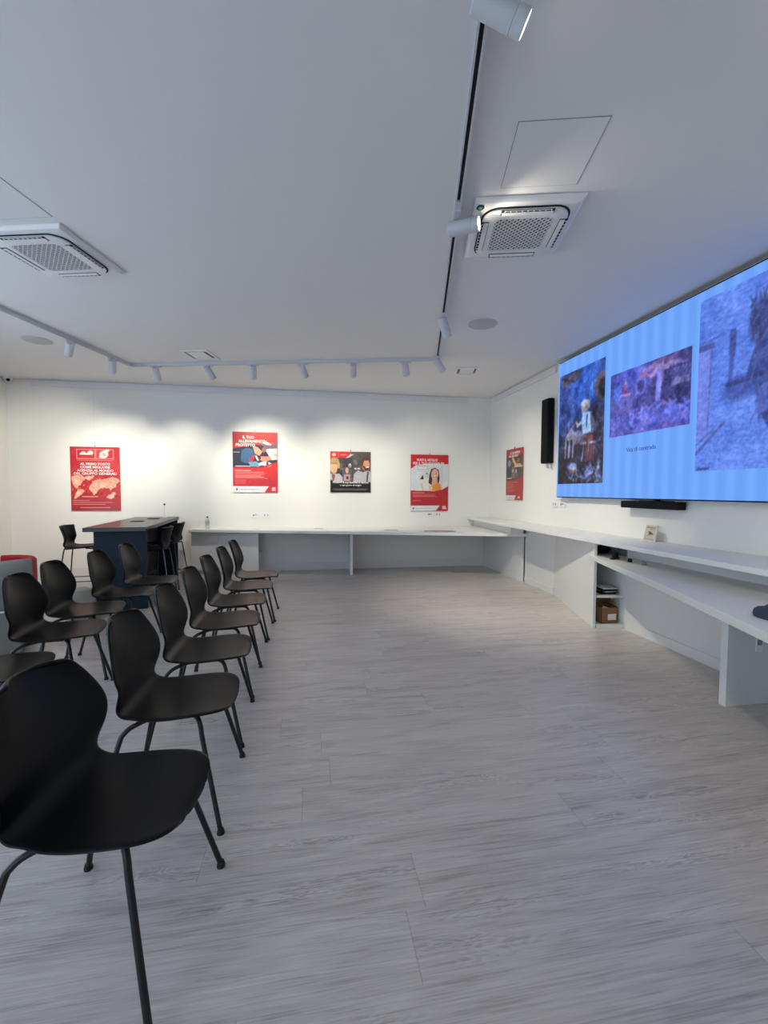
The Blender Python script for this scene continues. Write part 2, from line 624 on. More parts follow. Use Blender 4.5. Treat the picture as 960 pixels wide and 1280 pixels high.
cnt = empty('raised_counter', (0, 0, 0), label='long narrow white raised counter running along the right wall under the screen', cat='counter')
poly = [(RW - 0.004, BW - 0.004), (cf(7.41), BW - 0.004), (cf(0.4), 0.4), (RW - 0.004, 0.4)]
obj('counter_top', prism(BM(), poly, CT - 0.038, CT), M['white_lam'], cnt, bevel=0.003)
c0 = CT - 0.038
bm = prism(BM(), [(2.870, BW - 0.006), (2.850, 5.885), (3.045, 5.885), (RW - 0.01, 6.2), (RW - 0.01, BW - 0.006)], WT + 0.0005, c0)
obj('riser', bm, M['white_side'], cnt)
bm = prism(BM(), [(2.8655, 6.83), (2.868, 6.83), (2.867, 6.79), (2.8645, 6.79)], WT + 0.0005, c0)
obj('riser_joint', bm, M['socket_hole'], cnt)
bm = prism(BM(), [(3.1035, 5.93), (3.172, 5.93), (3.172, 5.14), (3.098, 5.14)], 0, c0)
obj('back_panel', bm, M['white_side'], cnt)
bm = prism(BM(), [(3.006, 3.735), (3.172, 3.735), (3.172, 0.42), (3.006, 0.42)], 0, c0)
obj('back_panel', bm, M['white_side'], cnt)
bm = prism(BM(), [(2.992, 3.70), (3.0055, 3.70), (3.0055, 0.45), (2.992, 0.45)], 0, 0.085)
obj('kick_strip', bm, M['white_side'], cnt, bevel=0.002)
bm = prism(BM(), [(3.092, 5.92), (3.103, 5.92), (3.097, 5.15), (3.085, 5.15)], 0, 0.085)
obj('kick_strip', bm, M['white_side'], cnt, bevel=0.002)

cab2 = empty('storage_cabinet', (0, 0, 0), label='white open shelf cabinet with angled side below the raised counter', cat='cabinet')
A0, A1 = (3.094, 5.130), (2.711, 3.808)
dv = (Vector(A1) - Vector(A0)).normalized()
nv = Vector((-dv.y, dv.x))
if nv.x < 0:
    nv = -nv
q0 = Vector(A0) + nv * 0.028
q1 = Vector(A1) + nv * 0.028
obj('side_panel', prism(BM(), [A0, A1, (q1.x, 3.803), tuple(q0)], 0, c0 - 0.001), M['white_lam'], cab2, bevel=0.002)
ins = [(2.744, 3.80), (3.036, 3.74), (3.045, 4.30), (2.885, 4.30)]
obj('bottom_shelf', prism(BM(), ins, 0, 0.038), M['white_lam'], cab2, bevel=0.002)
obj('shelf', prism(BM(), ins, 0.298, 0.322), M['white_lam'], cab2, bevel=0.002)
obj('divider', prism(BM(), [(3.004, 3.737), (3.036, 3.737), (3.05, 4.30), (3.018, 4.30)], 0.039, 0.655), M['white_lam'], cab2, bevel=0.002)
obj('back_board', prism(BM(), [(2.88, 4.305), (3.06, 4.305), (3.06, 4.32), (2.88, 4.32)], 0, 0.655), M['white_side'], cab2)

low = empty('wall_desk', (0, 0, 0), label='low white wedge-shaped desk in front of the raised counter at right', cat='desk')
ZL = 0.705
obj('worktop', prism(BM(), [(2.700, 3.815), (2.352, 2.645), (1.985, 1.60), (1.60, 0.5), (3.003, 0.5), (3.003, 3.735), (2.96, 3.9), (2.90, 4.29), (2.88, 4.29)], ZL - 0.046, ZL), M['white_lam'], low, bevel=0.003)
obj('support_panel', prism(BM(), [(2.523, 2.252), (2.99, 2.252), (2.99, 2.299), (2.523, 2.299)], 0, ZL - 0.046), M['white_side'], low, bevel=0.002)

# double socket on the near face of that panel
def socket(loc, rz, w, h, label, kind=2, group=None):
    e = empty('power_socket', loc, rz, label, 'socket', group)
    obj('cover_plate', box(BM(), -w / 2, w / 2, -0.009, 0, -h / 2, h / 2), M['socket'], e, bevel=0.003)
    if kind == 2:
        rs = [(q - 0.008, q + 0.008, -0.016, 0.016) for q in (-w * 0.2, w * 0.2)]
    else:
        rs = [(-w * 0.2, 0.004, -0.014, 0.014), (0.012, w * 0.28, -0.004, 0.016)]
    for r in rs:
        obj('insert', box(BM(), r[0], r[1], -0.0105, -0.008, r[2], r[3]), M['socket_hole'], e)
    return e


socket((2.745, 2.252, 0.395), 0, 0.045, 0.12, 'small white socket on the support panel of the low desk at right', 2)
for u, lab, kd in ((-0.889, 'left white socket plate on back wall below the poster with the man in blue', 1), (-0.70, 'right white socket plate on back wall below the poster with the man in blue', 2),
                   (2.07, 'left white socket plate on back wall below the poster with the smiling woman', 1), (2.225, 'right white socket plate on back wall below the poster with the smiling woman', 2)):
    socket((u, BW, 0.922), 0, 0.125, 0.085, lab, kd, 'socket plates on the back wall')
socket((RW, 5.295, 1.162), -PI / 2, 0.14, 0.085, 'white socket plate on right wall, nearest to the corner', 2, 'socket plates on the right wall')
socket((RW, 5.125, 1.164), -PI / 2, 0.14, 0.085, 'white socket plate on right wall, just below the corner of the screen', 1, 'socket plates on the right wall')

# ------------------------------------------------------------------ LED screen
SU = RW - 0.09
sv0, sv1, sz0, sz1 = 2.15, 5.112, 1.263, 2.912
sc = empty('led_screen', (RW, (sv0 + sv1) / 2, sz0), -PI / 2, 'large lit blue presentation screen with three pictures on right wall', 'screen')
W_, H_ = sv1 - sv0, sz1 - sz0
bm = box(BM(), -W_ / 2 - 0.012, W_ / 2 + 0.012, -0.082, -0.002, -0.010, H_ + 0.016)
obj('casing', bm, M['speaker'], sc, bevel=0.003)
bm = BM()
v = [bm.verts.new(p) for p in ((-W_ / 2, -0.090, 0), (W_ / 2, -0.090, 0), (W_ / 2, -0.090, H_), (-W_ / 2, -0.090, H_))]
v2 = [bm.verts.new((p.co.x, -0.081, p.co.z)) for p in v]
bm.faces.new(v)
for i in range(4):
    bm.faces.new((v[i], v2[i], v2[(i + 1) % 4], v[(i + 1) % 4]))
obj('display', bm, M['screen'], sc)


def sx(vv):        # world v -> local x on the screen
    return (sv0 + sv1) / 2 - vv


# picture 1: an old man at work in a dark blue room
c = Canvas(110, 170, (34, 44, 84))
c.vgrad(0, 1, 0.35, 1, (34, 40, 74), (46, 74, 160))
c.noise(0.30, (5, 8), tint=(0.6, 0.7, 1.1))
c.ell(0.62, 0.80, 0.30, 0.22, (40, 96, 214), 0.75, soft=0.9)
c.ell(0.20, 0.62, 0.25, 0.18, (52, 84, 170), 0.6, soft=0.9)
c.vgrad(0, 1, 0, 0.36, (28, 22, 30), (40, 36, 58), 0.8)
c.poly([(0.05, 0.98), (0.55, 0.99), (0.45, 0.91), (0.25, 0.90), (0.1, 0.86)], (70, 50, 52), 0.7)
c.line(0.05, 0.97, 0.36, 0.90, 0.012, (30, 20, 24))
c.ell(0.96, 0.78, 0.16, 0.12, (96, 70, 68), 0.8, rot=0.7)
c.ell(1.00, 0.76, 0.11, 0.09, (22, 20, 34), 1, rot=0.7)
c.strokes(26, (0.55, 0.9, 0.70, 0.95), [(90, 150, 240), (60, 110, 220), (130, 180, 250)], 0.14, 0.006, (1.2, 1.9), 0.55)
c.ell(0.82, 0.45, 0.16, 0.22, (18, 18, 34), 0.85, soft=0.6)
c.ell(0.62, 0.665, 0.095, 0.050, (150, 150, 170))          # hair
c.ell(0.575, 0.655, 0.050, 0.036, (168, 148, 158))          # face
c.ell(0.60, 0.685, 0.085, 0.028, (178, 184, 206), 0.9)
c.ell(0.58, 0.615, 0.045, 0.022, (140, 140, 160), 0.9)
c.poly([(0.56, 0.61), (0.74, 0.60), (0.78, 0.50), (0.76, 0.43), (0.57, 0.42), (0.54, 0.52)], (150, 186, 232))
c.poly([(0.72, 0.60), (0.80, 0.55), (0.80, 0.42), (0.74, 0.42)], (84, 84, 104))
c.line(0.655, 0.575, 0.645, 0.49, 0.016, (40, 60, 140))
c.line(0.56, 0.53, 0.45, 0.505, 0.022, (152, 164, 204))
c.line(0.46, 0.50, 0.42, 0.545, 0.014, (196, 176, 178))
c.line(0.42, 0.54, 0.30, 0.485, 0.008, (120, 110, 120))
c.ell(0.46, 0.405, 0.13, 0.060, (120, 126, 166), 0.95)
c.ell(0.57, 0.375, 0.16, 0.040, (96, 88, 112), 0.95)
c.poly([(0.60, 0.39), (0.80, 0.41), (0.80, 0.355), (0.62, 0.36)], (116, 48, 56))
c.rect(0.56, 0.82, 0.335, 0.355, (160, 166, 196))
c.rect(0.64, 0.82, 0.19, 0.335, (74, 40, 46))
c.strokes(14, (0.62, 0.82, 0.20, 0.34), [(98, 54, 54), (48, 26, 34), (120, 120, 150)], 0.12, 0.008, (1.45, 1.7), 0.7)
c.poly([(0.20, 0.44), (0.30, 0.50), (0.38, 0.46), (0.36, 0.40), (0.22, 0.39)], (140, 146, 180))
for x in (0.17, 0.26, 0.35):
    c.line(x + 0.02, 0.42, x, 0.24, 0.018, (128, 124, 150))
c.line(0.25, 0.42, 0.25, 0.54, 0.008, (150, 140, 150))
c.line(0.60, 0.34, 0.56, 0.20, 0.010, (130, 130, 160))
c.ell(0.36, 0.155, 0.085, 0.034, (110, 128, 178))
c.ell(0.36, 0.125, 0.11, 0.025, (116, 84, 72))
c.ell(0.37, 0.137, 0.08, 0.014, (172, 176, 200))
c.strokes(70, (0.22, 0.98, 0.01, 0.14), [(86, 110, 190), (120, 140, 210), (40, 52, 110), (160, 176, 226)], 0.06, 0.014, al=0.6)
c.strokes(50, (0.82, 1.0, 0.15, 0.55), [(70, 90, 160), (40, 44, 80), (120, 120, 150)], 0.05, 0.010, al=0.5)
c.blur(2)
c.noise(0.30, (12, 18), tint=(0.7, 0.8, 1.05))
c.noise(0.16, (40, 60), tint=(0.9, 0.95, 1.05))
w1, h1 = 5.087 - 4.233, 2.749 - 1.420
c.mesh('slide_picture', w1, h1, M['screen_print'], sc, -0.0915, 1.420 - sz0, (sx((5.087 + 4.233) / 2), 0, 0))

# picture 2: workshop scene with figures in a purple haze
c = Canvas(150, 100, (84, 80, 138))
c.noise(0.22, (6, 4), tint=(0.9, 0.8, 1.1))
c.ell(0.78, 0.55, 0.34, 0.50, (50, 46, 88), 0.85, soft=0.8)
c.ell(0.85, 0.92, 0.3, 0.14, (48, 40, 74), 0.7, soft=0.8)
c.ell(0.30, 0.86, 0.25, 0.18, (92, 104, 196), 0.7, soft=0.9)
c.vgrad(0, 1, 0, 0.30, (110, 100, 166), (96, 104, 182), 0.75)
c.poly([(0.05, 0.74), (0.16, 0.84), (0.18, 0.58), (0.10, 0.52), (0.05, 0.62)], (98, 136, 214), 0.8)
c.line(0.155, 1.0, 0.155, 0.72, 0.006, (116, 120, 196))
c.ell(0.225, 0.80, 0.020, 0.050, (206, 142, 166))
c.ell(0.215, 0.70, 0.038, 0.085, (150, 70, 110))
c.poly([(0.15, 0.60), (0.32, 0.62), (0.34, 0.30), (0.14, 0.36)], (104, 92, 150), 0.9)
c.line(0.17, 0.63, 0.29, 0.62, 0.012, (196, 150, 180))
for x in (0.02, 0.09, 0.17, 0.24):
    c.line(x, 0.40, x + 0.01, 0.10, 0.008, (80, 66, 118), 0.7)
c.ell(0.43, 0.70, 0.075, 0.14, (128, 120, 190))
c.ell(0.435, 0.685, 0.045, 0.09, (66, 64, 120))
c.line(0.365, 0.95, 0.37, 0.55, 0.012, (120, 116, 186), 0.7)
c.ell(0.455, 0.90, 0.045, 0.06, (140, 122, 188))
c.line(0.42, 0.82, 0.60, 0.80, 0.016, (190, 120, 140))
c.strokes(16, (0.42, 0.64, 0.74, 0.92), [(200, 130, 140), (222, 190, 206), (140, 110, 170)], 0.07, 0.010, (-0.5, 0.8), 0.8)
c.ell(0.655, 0.92, 0.05, 0.045, (204, 176, 190))
c.line(0.63, 0.86, 0.75, 0.84, 0.022, (184, 156, 180))
c.poly([(0.63, 0.84), (0.70, 0.80), (0.685, 0.62), (0.67, 0.40), (0.61, 0.40), (0.62, 0.62)], (150, 140, 202))
c.line(0.70, 0.80, 0.69, 0.66, 0.012, (140, 88, 112))
c.strokes(18, (0.55, 0.86, 0.86, 0.99), [(150, 96, 130), (190, 150, 180), (70, 54, 96)], 0.10, 0.016, (-0.3, 0.5), 0.6)
c.rect(0.80, 0.97, 0.56, 0.60, (140, 124, 150), 0.9)
c.poly([(0.79, 0.60), (0.84, 0.66), (0.98, 0.64), (0.98, 0.56)], (128, 112, 142), 0.8)
c.rect(0.81, 0.97, 0.40, 0.56, (64, 56, 96), 0.9)
for x in (0.82, 0.86, 0.90, 0.94):
    c.line(x, 0.83, x + 0.012, 0.835, 0.006, (140, 130, 172), 0.9)
    c.line(x, 0.77, x + 0.012, 0.78, 0.006, (140, 130, 172), 0.8)
c.strokes(150, (0.28, 0.98, 0.03, 0.36), [(120, 132, 214), (150, 164, 232), (74, 76, 150), (176, 130, 186), (100, 112, 204)], 0.045, 0.012, al=0.6)
c.blur(2)
c.mix(np.ones_like(c.X), (96, 92, 160), 0.18)
c.a = c.a * np.array((0.86, 0.94, 1.16))
c.noise(0.20, (18, 12), tint=(0.9, 0.9, 1.1))
c.noise(0.14, (56, 36), tint=(1, 0.95, 1.1))
w2, h2 = 4.143 - 3.163, 2.521 - 1.885
c.mesh('slide_picture', w2, h2, M['screen_print'], sc, -0.0915, 1.885 - sz0, (sx((4.143 + 3.163) / 2), 0, 0))

# picture 3: pencil drawing of a stone street with a figure carrying a bundle
c = Canvas(130, 200, (92, 130, 232))
c.noise(0.12, (6, 10))
for r in range(46):
    y = r / 46
    for k in range(15):
        x = (k + (r % 2) * 0.5 + 0.3 * c.rng.rand()) / 14
        c.line(x, y, x + 0.03 + 0.02 * c.rng.rand(), y + 0.004 * c.rng.randn(), 0.004, (62, 86, 176) if c.rng.rand() < 0.6 else (122, 160, 250), 0.55)
c.strokes(260, (0, 1, 0.0, 1), [(58, 80, 168), (70, 100, 196), (126, 164, 250)], 0.045, 0.004, (-0.35, 0.35), 0.5)
c.rect(0.0, 0.14, 0.18, 0.72, (116, 128, 222), 0.8)
c.rect(0.0, 0.16, 0.70, 0.735, (58, 66, 130), 0.8)
c.line(0.0, 0.75, 0.20, 0.755, 0.008, (70, 90, 180), 0.9)
c.line(0.135, 0.70, 0.12, 0.22, 0.008, (70, 84, 170), 0.8)
c.line(0.34, 0.75, 0.32, 0.45, 0.020, (52, 66, 140), 0.75)
c.line(0.335, 0.75, 0.335, 0.64, 0.03, (48, 60, 130), 0.8)
c.line(0.52, 0.94, 0.52, 0.80, 0.007, (60, 80, 170), 0.8)
c.line(0.0, 0.10, 0.28, 0.27, 0.014, (58, 74, 150), 0.8)
c.line(0.0, 0.15, 0.20, 0.25, 0.008, (66, 84, 170), 0.7)
c.ell(0.42, 0.44, 0.16, 0.065, (54, 68, 148), 0.8, soft=0.6)
c.ell(0.60, 0.755, 0.13, 0.125, (52, 58, 112), 0.85, soft=0.3)
c.strokes(70, (0.48, 0.74, 0.64, 0.88), [(40, 46, 96), (88, 100, 176), (34, 38, 80)], 0.09, 0.006, (0.9, 2.0), 0.7)
c.poly([(0.54, 0.66), (0.66, 0.68), (0.74, 0.52), (0.72, 0.28), (0.58, 0.27), (0.55, 0.42), (0.46, 0.50)], (48, 58, 122), 0.85)
c.poly([(0.60, 0.28), (0.72, 0.29), (0.70, 0.20), (0.66, 0.20)], (44, 52, 110), 0.85)
c.poly([(0.57, 0.42), (0.66, 0.45), (0.65, 0.30), (0.57, 0.28)], (84, 106, 196), 0.7)
c.line(0.30, 0.47, 0.80, 0.50, 0.020, (40, 48, 100), 0.7)
c.strokes(60, (0.40, 0.80, 0.22, 0.62), [(36, 44, 96), (84, 102, 186)], 0.10, 0.005, (1.0, 2.0), 0.6)
for i in range(6):
    c.line(0.03 + i * 0.02, 0.008 + 0.006 * (i % 2), 0.045 + i * 0.02, 0.018, 0.006, (30, 40, 90), 0.9)
c.blur(1)
c.mix(np.ones_like(c.X), (100, 142, 246), 0.10)
c.noise(0.08, (24, 60))
c.noise(0.10, (60, 100))
w3, h3 = 3.098 - 2.24, 2.838 - 1.492
c.mesh('slide_picture', w3, h3, M['screen_print'], sc, -0.0915, 1.492 - sz0, (sx((3.098 + 2.24) / 2), 0, 0))
text('slide_caption', 'Vita di contrada', 0.062, M['screen_text'], sc, (sx(3.70), -0.0918, 1.735 - sz0), spacing=0.95)

# column loudspeaker and soundbar
e = empty('column_speaker', (RW, 5.42, 1.70), -PI / 2, 'slim black column loudspeaker on right wall beside the screen', 'speaker')
obj('cabinet', box(BM(), -0.085, 0.085, -0.10, -0.012, 0, 0.85), M['speaker'], e, bevel=0.012)
obj('grille', box(BM(), -0.075, 0.075, -0.1035, -0.099, 0.01, 0.84), M['speaker'], e, bevel=0.001)
obj('wall_bracket', box(BM(), -0.03, 0.03, -0.012, -0.001, 0.1, 0.75), M['black_metal'], e)
bm = tube(BM(), curve_pts([(0.05, -0.05, 0.01), (0.055, -0.04, -0.05), (0.05, -0.012, -0.08)]), 0.008)
obj('cable', bm, M['socket'], e, True)
e = empty('soundbar', (RW, 3.58, 1.170), -PI / 2, 'black soundbar mounted on the right wall just below the screen', 'soundbar')
obj('housing', box(BM(), -0.345, 0.345, -0.11, -0.02, 0, 0.068), M['speaker'], e, bevel=0.008)
obj('wall_bracket', box(BM(), -0.20, 0.20, -0.02, -0.001, 0.01, 0.075), M['black_metal'], e)
obj('hanger', box(BM(), 0.03, 0.06, -0.07, -0.02, 0.068, 0.082), M['black_metal'], e)


# ------------------------------------------------------------------ posters
def poster(name, loc, rz, w, h, canvas, label, wire, kind):
    e = empty('poster', loc, rz, label, 'poster', None)
    obj('board', box(BM(), -w / 2, w / 2, -0.016, -0.006, 0, h), M['poster_edge'], e)
    canvas.mesh('print', w, h, M['print'], e, -0.0166, 0.0)
    bm = tube(BM(), [(0, -0.010, h), (0, -0.008, h + wire)], 0.0007, 6)
    obj('hanging_wire', bm, M['wire'], e)
    bm = box(BM(), -0.006, 0.006, -0.018, -0.004, h - 0.012, h + 0.028)
    obj('hook', bm, M['socket_hole'], e, bevel=0.002)
    return e


RED = (196, 44, 48)
# 1 world map
c = Canvas(120, 166, (190, 42, 46))
c.noise(0.10, (4, 6))
c.vgrad(0, 1, 0.0, 0.32, (150, 36, 42), (184, 42, 46), 0.6)
for x0, x1 in ((0.14, 0.50), (0.52, 0.87)):
    for y in (0.815, 0.955):
        c.line(x0, y, x1, y, 0.006, (236, 170, 165))
    for x in (x0, x1):
        c.line(x, 0.815, x, 0.955, 0.006, (236, 170, 165))
c.line(0.14, 0.79, 0.86, 0.79, 0.007, (226, 150, 145), 0.8)
c.rows(0.20, 0.46, 0.86, 0.91, 1, (250, 225, 220), 1, 0.05)
c.ell(0.27, 0.90, 0.05, 0.025, (250, 225, 220)); c.ell(0.41, 0.905, 0.06, 0.03, (250, 225, 220))
c.ell(0.68, 0.885, 0.09, 0.05, (250, 220, 212)); c.ell(0.72, 0.93, 0.08, 0.022, (250, 220, 212), rot=0.4); c.ell(0.66, 0.85, 0.08, 0.028, (250, 220, 212))
c.line(0.66, 0.90, 0.70, 0.88, 0.012, (200, 120, 110)); c.line(0.64, 0.87, 0.72, 0.86, 0.008, (206, 120, 112))
land = (236, 178, 150)
for pts in (
        [(0.02, 0.53), (0.10, 0.55), (0.22, 0.56), (0.30, 0.50), (0.24, 0.46), (0.20, 0.40), (0.14, 0.38), (0.16, 0.355), (0.12, 0.345), (0.06, 0.39), (0.03, 0.46)],
        [(0.28, 0.52), (0.34, 0.54), (0.48, 0.55), (0.44, 0.50), (0.36, 0.47), (0.33, 0.49)],
        [(0.14, 0.34), (0.22, 0.34), (0.28, 0.31), (0.22, 0.26), (0.16, 0.22), (0.08, 0.18), (0.06, 0.20), (0.10, 0.26)],
        [(0.40, 0.40), (0.46, 0.47), (0.56, 0.49), (0.70, 0.50), (0.84, 0.53), (0.96, 0.50), (0.99, 0.46), (0.92, 0.42), (0.90, 0.37), (0.82, 0.34), (0.80, 0.31), (0.76, 0.36), (0.70, 0.35), (0.66, 0.37), (0.60, 0.35), (0.56, 0.33), (0.52, 0.28), (0.46, 0.24), (0.42, 0.29), (0.36, 0.34), (0.38, 0.38)],
        [(0.70, 0.21), (0.78, 0.25), (0.86, 0.27), (0.88, 0.21), (0.80, 0.18)], [(0.85, 0.29), (0.90, 0.27), (0.88, 0.25)]):
    c.poly(pts, land, 0.92)
    mx, my = sum(p[0] for p in pts) / len(pts), sum(p[1] for p in pts) / len(pts)
    c.ell(mx - 0.02, my, 0.05, 0.03, (248, 220, 200), 0.6, soft=0.9)
c.strokes(60, (0.02, 0.98, 0.30, 0.56), [(200, 60, 55), (240, 196, 170)], 0.02, 0.006, al=0.7)
c.noise(0.16, (30, 40), mask=((c.Y > 0.2) & (c.Y < 0.58)).astype(float))
c.rows(0.22, 0.58, 0.205, 0.235, 1, (232, 170, 160), 0.8, 0.1)
c.rows(0.04, 0.40, 0.150, 0.168, 1, (240, 190, 180), 0.9, 0.1)
c.rows(0.04, 0.86, 0.118, 0.142, 1, (240, 190, 180), 0.8, 0.05)
c.rows(0.04, 0.70, 0.090, 0.108, 1, (240, 190, 180), 0.9, 0.05)
c.rows(0.18, 0.80, 0.035, 0.060, 1, (232, 170, 165), 0.8, 0.05)
e = poster('poster', (-3.24, BW, 1.008), 0, 0.695, 0.975, c, 'red poster with a world map, leftmost on the back wall', 0.95, 1)
for ln, wd, zz in (('AL PRIMO POSTO', 0.42, 0.712), ('COME MIGLIORE', 0.42, 0.663), ('AGENZIA AL MONDO', 0.51, 0.613), ('DEL GRUPPO GENERALI', 0.60, 0.565)):
    text('headline', ln, 0.050, M['white_text'], e, (0, -0.0172, zz), bold=0.0012, width=wd)

# 2 man in blue with a red tool
c = Canvas(120, 170, (214, 50, 48))
c.vgrad(0, 1, 0.10, 0.42, (186, 42, 46), (222, 54, 52), 1)
c.ell(0.05, 0.95, 0.4, 0.25, (150, 30, 38), 0.7, soft=1.2)
c.poly([(0.0, 0.72), (0.45, 0.79), (0.85, 0.78), (1.0, 0.80), (1.0, 0.50), (0.62, 0.42), (0.0, 0.42)], (42, 46, 58))
c.poly([(0.62, 0.82), (1.0, 0.83), (1.0, 0.72), (0.72, 0.74)], (132, 96, 108), 0.9)
c.poly([(0.72, 0.72), (1.0, 0.74), (1.0, 0.55), (0.86, 0.54), (0.80, 0.62)], (222, 214, 214))
c.noise(0.25, (10, 12), mask=((c.X > 0.72) & (c.Y > 0.52) & (c.Y < 0.74)).astype(float))
c.ell(0.70, 0.71, 0.05, 0.045, (150, 96, 84))
c.poly([(0.20, 0.70), (0.30, 0.735), (0.44, 0.72), (0.50, 0.62), (0.44, 0.50), (0.30, 0.48), (0.18, 0.52)], (62, 96, 134))
c.poly([(0.34, 0.50), (0.52, 0.52), (0.62, 0.46), (0.58, 0.425), (0.40, 0.43)], (110, 152, 180))
c.poly([(0.44, 0.77), (0.56, 0.75), (0.66, 0.68), (0.60, 0.61), (0.50, 0.64)], (226, 158, 132))
c.poly([(0.58, 0.60), (0.84, 0.60), (0.86, 0.55), (0.72, 0.51), (0.60, 0.54)], (222, 140, 112))
c.poly([(0.36, 0.54), (0.46, 0.61), (0.50, 0.62), (0.48, 0.55), (0.40, 0.50)], (206, 40, 52))
c.line(0.52, 0.60, 0.56, 0.54, 0.02, (232, 226, 224))
c.ell(0.60, 0.575, 0.025, 0.03, (60, 40, 44))
c.ell(0.72, 0.47, 0.15, 0.045, (232, 228, 224))
c.ell(0.77, 0.48, 0.028, 0.032, (80, 76, 80)); c.ell(0.66, 0.435, 0.05, 0.02, (70, 66, 74))
c.poly([(0.0, 0.42), (0.62, 0.42), (1.0, 0.52), (1.0, 0.50), (0.66, 0.395), (0, 0.395)], (196, 42, 46))
c.rows(0.06, 0.42, 0.425, 0.445, 1, (236, 236, 240), 0.9, 0.1)
c.rows(0.02, 0.16, 0.655, 0.675, 1, (220, 220, 226), 0.7, 0.1)
c.poly([(0.72, 0.86), (0.88, 0.795), (0.80, 0.785), (0.66, 0.82)], (232, 226, 226))
c.rows(0.06, 0.40, 0.355, 0.378, 1, (244, 200, 196), 0.95, 0.05)
c.rows(0.06, 0.80, 0.23, 0.345, 6, (236, 160, 156), 0.8, 0.25)
c.rows(0.06, 0.34, 0.14, 0.215, 4, (226, 130, 130), 0.7, 0.3)
c.rect(0, 1, 0.0, 0.105, (206, 46, 50))
c.poly([(0.0, 0.0), (0.70, 0.0), (0.80, 0.105), (0.0, 0.105)], (226, 226, 230))
c.ell(0.09, 0.055, 0.02, 0.02, (90, 90, 96))
c.rows(0.14, 0.58, 0.045, 0.062, 1, (170, 170, 176), 0.8, 0.1)
c.ell(0.91, 0.07, 0.045, 0.02, (246, 200, 196)); c.rect(0.87, 0.96, 0.03, 0.05, (246, 200, 196))
c.noise(0.05, (40, 60))
e = poster('poster', (-0.866, BW, 1.295), 0, 0.70, 0.975, c, 'tall red poster showing a man in blue bent over his work', 0.17, 2)
text('headline', 'IL TUO', 0.062, M['white_text'], e, (-0.105, -0.0172, 0.888), bold=0.0016, width=0.175)
text('headline', 'ALLEVAMENTO', 0.062, M['white_text'], e, (-0.05, -0.0172, 0.825), bold=0.0016, width=0.42)
text('headline', 'PROTETTO', 0.062, M['white_text'], e, (-0.15, -0.0172, 0.762), bold=0.0016, width=0.30)

# 3 family in a car
c = Canvas(120, 120, (58, 54, 54))
c.vgrad(0, 1, 0.22, 1, (64, 60, 60), (86, 82, 80))
c.noise(0.15, (5, 5))
c.poly([(0.0, 1.0), (0.55, 1.0), (0.38, 0.84), (0.0, 0.84)], (226, 44, 48))
c.poly([(0.38, 0.84), (0.50, 0.94), (0.58, 0.93), (0.46, 0.85)], (206, 206, 206))
c.rows(0.25, 0.40, 0.895, 0.935, 1, (250, 170, 165), 1, 0.05)
c.ell(0.09, 0.92, 0.05, 0.04, (250, 200, 196)); c.line(0.20, 0.86, 0.20, 0.97, 0.004, (250, 170, 165))
c.poly([(0.0, 0.24), (0.0, 0.46), (0.12, 0.46), (0.22, 0.46), (0.30, 0.38), (0.34, 0.26)], (196, 194, 200))
c.poly([(0.05, 0.28), (0.04, 0.46), (0.12, 0.44), (0.10, 0.28)], (150, 92, 90))
c.ell(0.09, 0.62, 0.10, 0.16, (228, 184, 140))
c.ell(0.10, 0.78, 0.11, 0.07, (196, 160, 104)); c.line(0.0, 0.72, 0.18, 0.70, 0.02, (176, 138, 88))
c.ell(0.20, 0.66, 0.035, 0.10, (206, 170, 116)); c.ell(0.20, 0.54, 0.035, 0.05, (96, 60, 44))
c.rect(0.24, 0.30, 0.55, 0.70, (110, 124, 110), 0.8)
c.ell(0.48, 0.66, 0.035, 0.05, (206, 206, 206)); c.ell(0.48, 0.64, 0.014, 0.02, (50, 50, 54))
c.ell(0.62, 0.74, 0.04, 0.07, (120, 118, 122), rot=0.5)
c.poly([(0.30, 0.60), (0.36, 0.62), (0.52, 0.56), (0.54, 0.28), (0.30, 0.28)], (104, 98, 110))
c.ell(0.41, 0.54, 0.036, 0.075, (226, 180, 160))
c.poly([(0.34, 0.44), (0.49, 0.44), (0.48, 0.28), (0.33, 0.28)], (196, 164, 160))
c.ell(0.42, 0.36, 0.03, 0.04, (64, 44, 46))
c.ell(0.62, 0.585, 0.035, 0.022, (216, 210, 206)); c.ell(0.70, 0.585, 0.035, 0.022, (216, 210, 206))
c.poly([(0.56, 0.26), (0.58, 0.46), (0.68, 0.54), (0.80, 0.50), (0.94, 0.54), (1.0, 0.50), (1.0, 0.26)], (186, 184, 190))
c.ell(0.875, 0.68, 0.095, 0.145, (222, 154, 122))
c.poly([(0.75, 0.70), (0.80, 0.84), (0.96, 0.84), (0.95, 0.79), (0.83, 0.78), (0.80, 0.64)], (104, 48, 34))
c.poly([(0.79, 0.64), (0.83, 0.66), (0.88, 0.60), (0.96, 0.62), (0.94, 0.55), (0.86, 0.54)], (86, 44, 34))
c.ell(0.92, 0.625, 0.035, 0.018, (240, 224, 216))
c.line(0.93, 0.50, 0.90, 0.26, 0.018, (60, 58, 62))
c.poly([(0, 0), (1, 0), (1, 0.25), (0.9, 0.20), (0.5, 0.24), (0.1, 0.26), (0, 0.32)], (30, 30, 30))
c.rows(0.06, 0.94, 0.075, 0.095, 1, (176, 176, 176), 0.8, 0.05)
c.rows(0.10, 0.90, 0.05, 0.07, 1, (150, 150, 150), 0.8, 0.05)
c.noise(0.06, (40, 40))
e = poster('poster', (0.687, BW, 1.300), 0, 0.68, 0.685, c, 'square dark poster showing a family in a car', 0.46, 3)
text('headline', 'Proteggi la tua famiglia in viaggio', 0.040, M['white_text'], e, (0, -0.0172, 0.168), bold=0.0012, width=0.60)
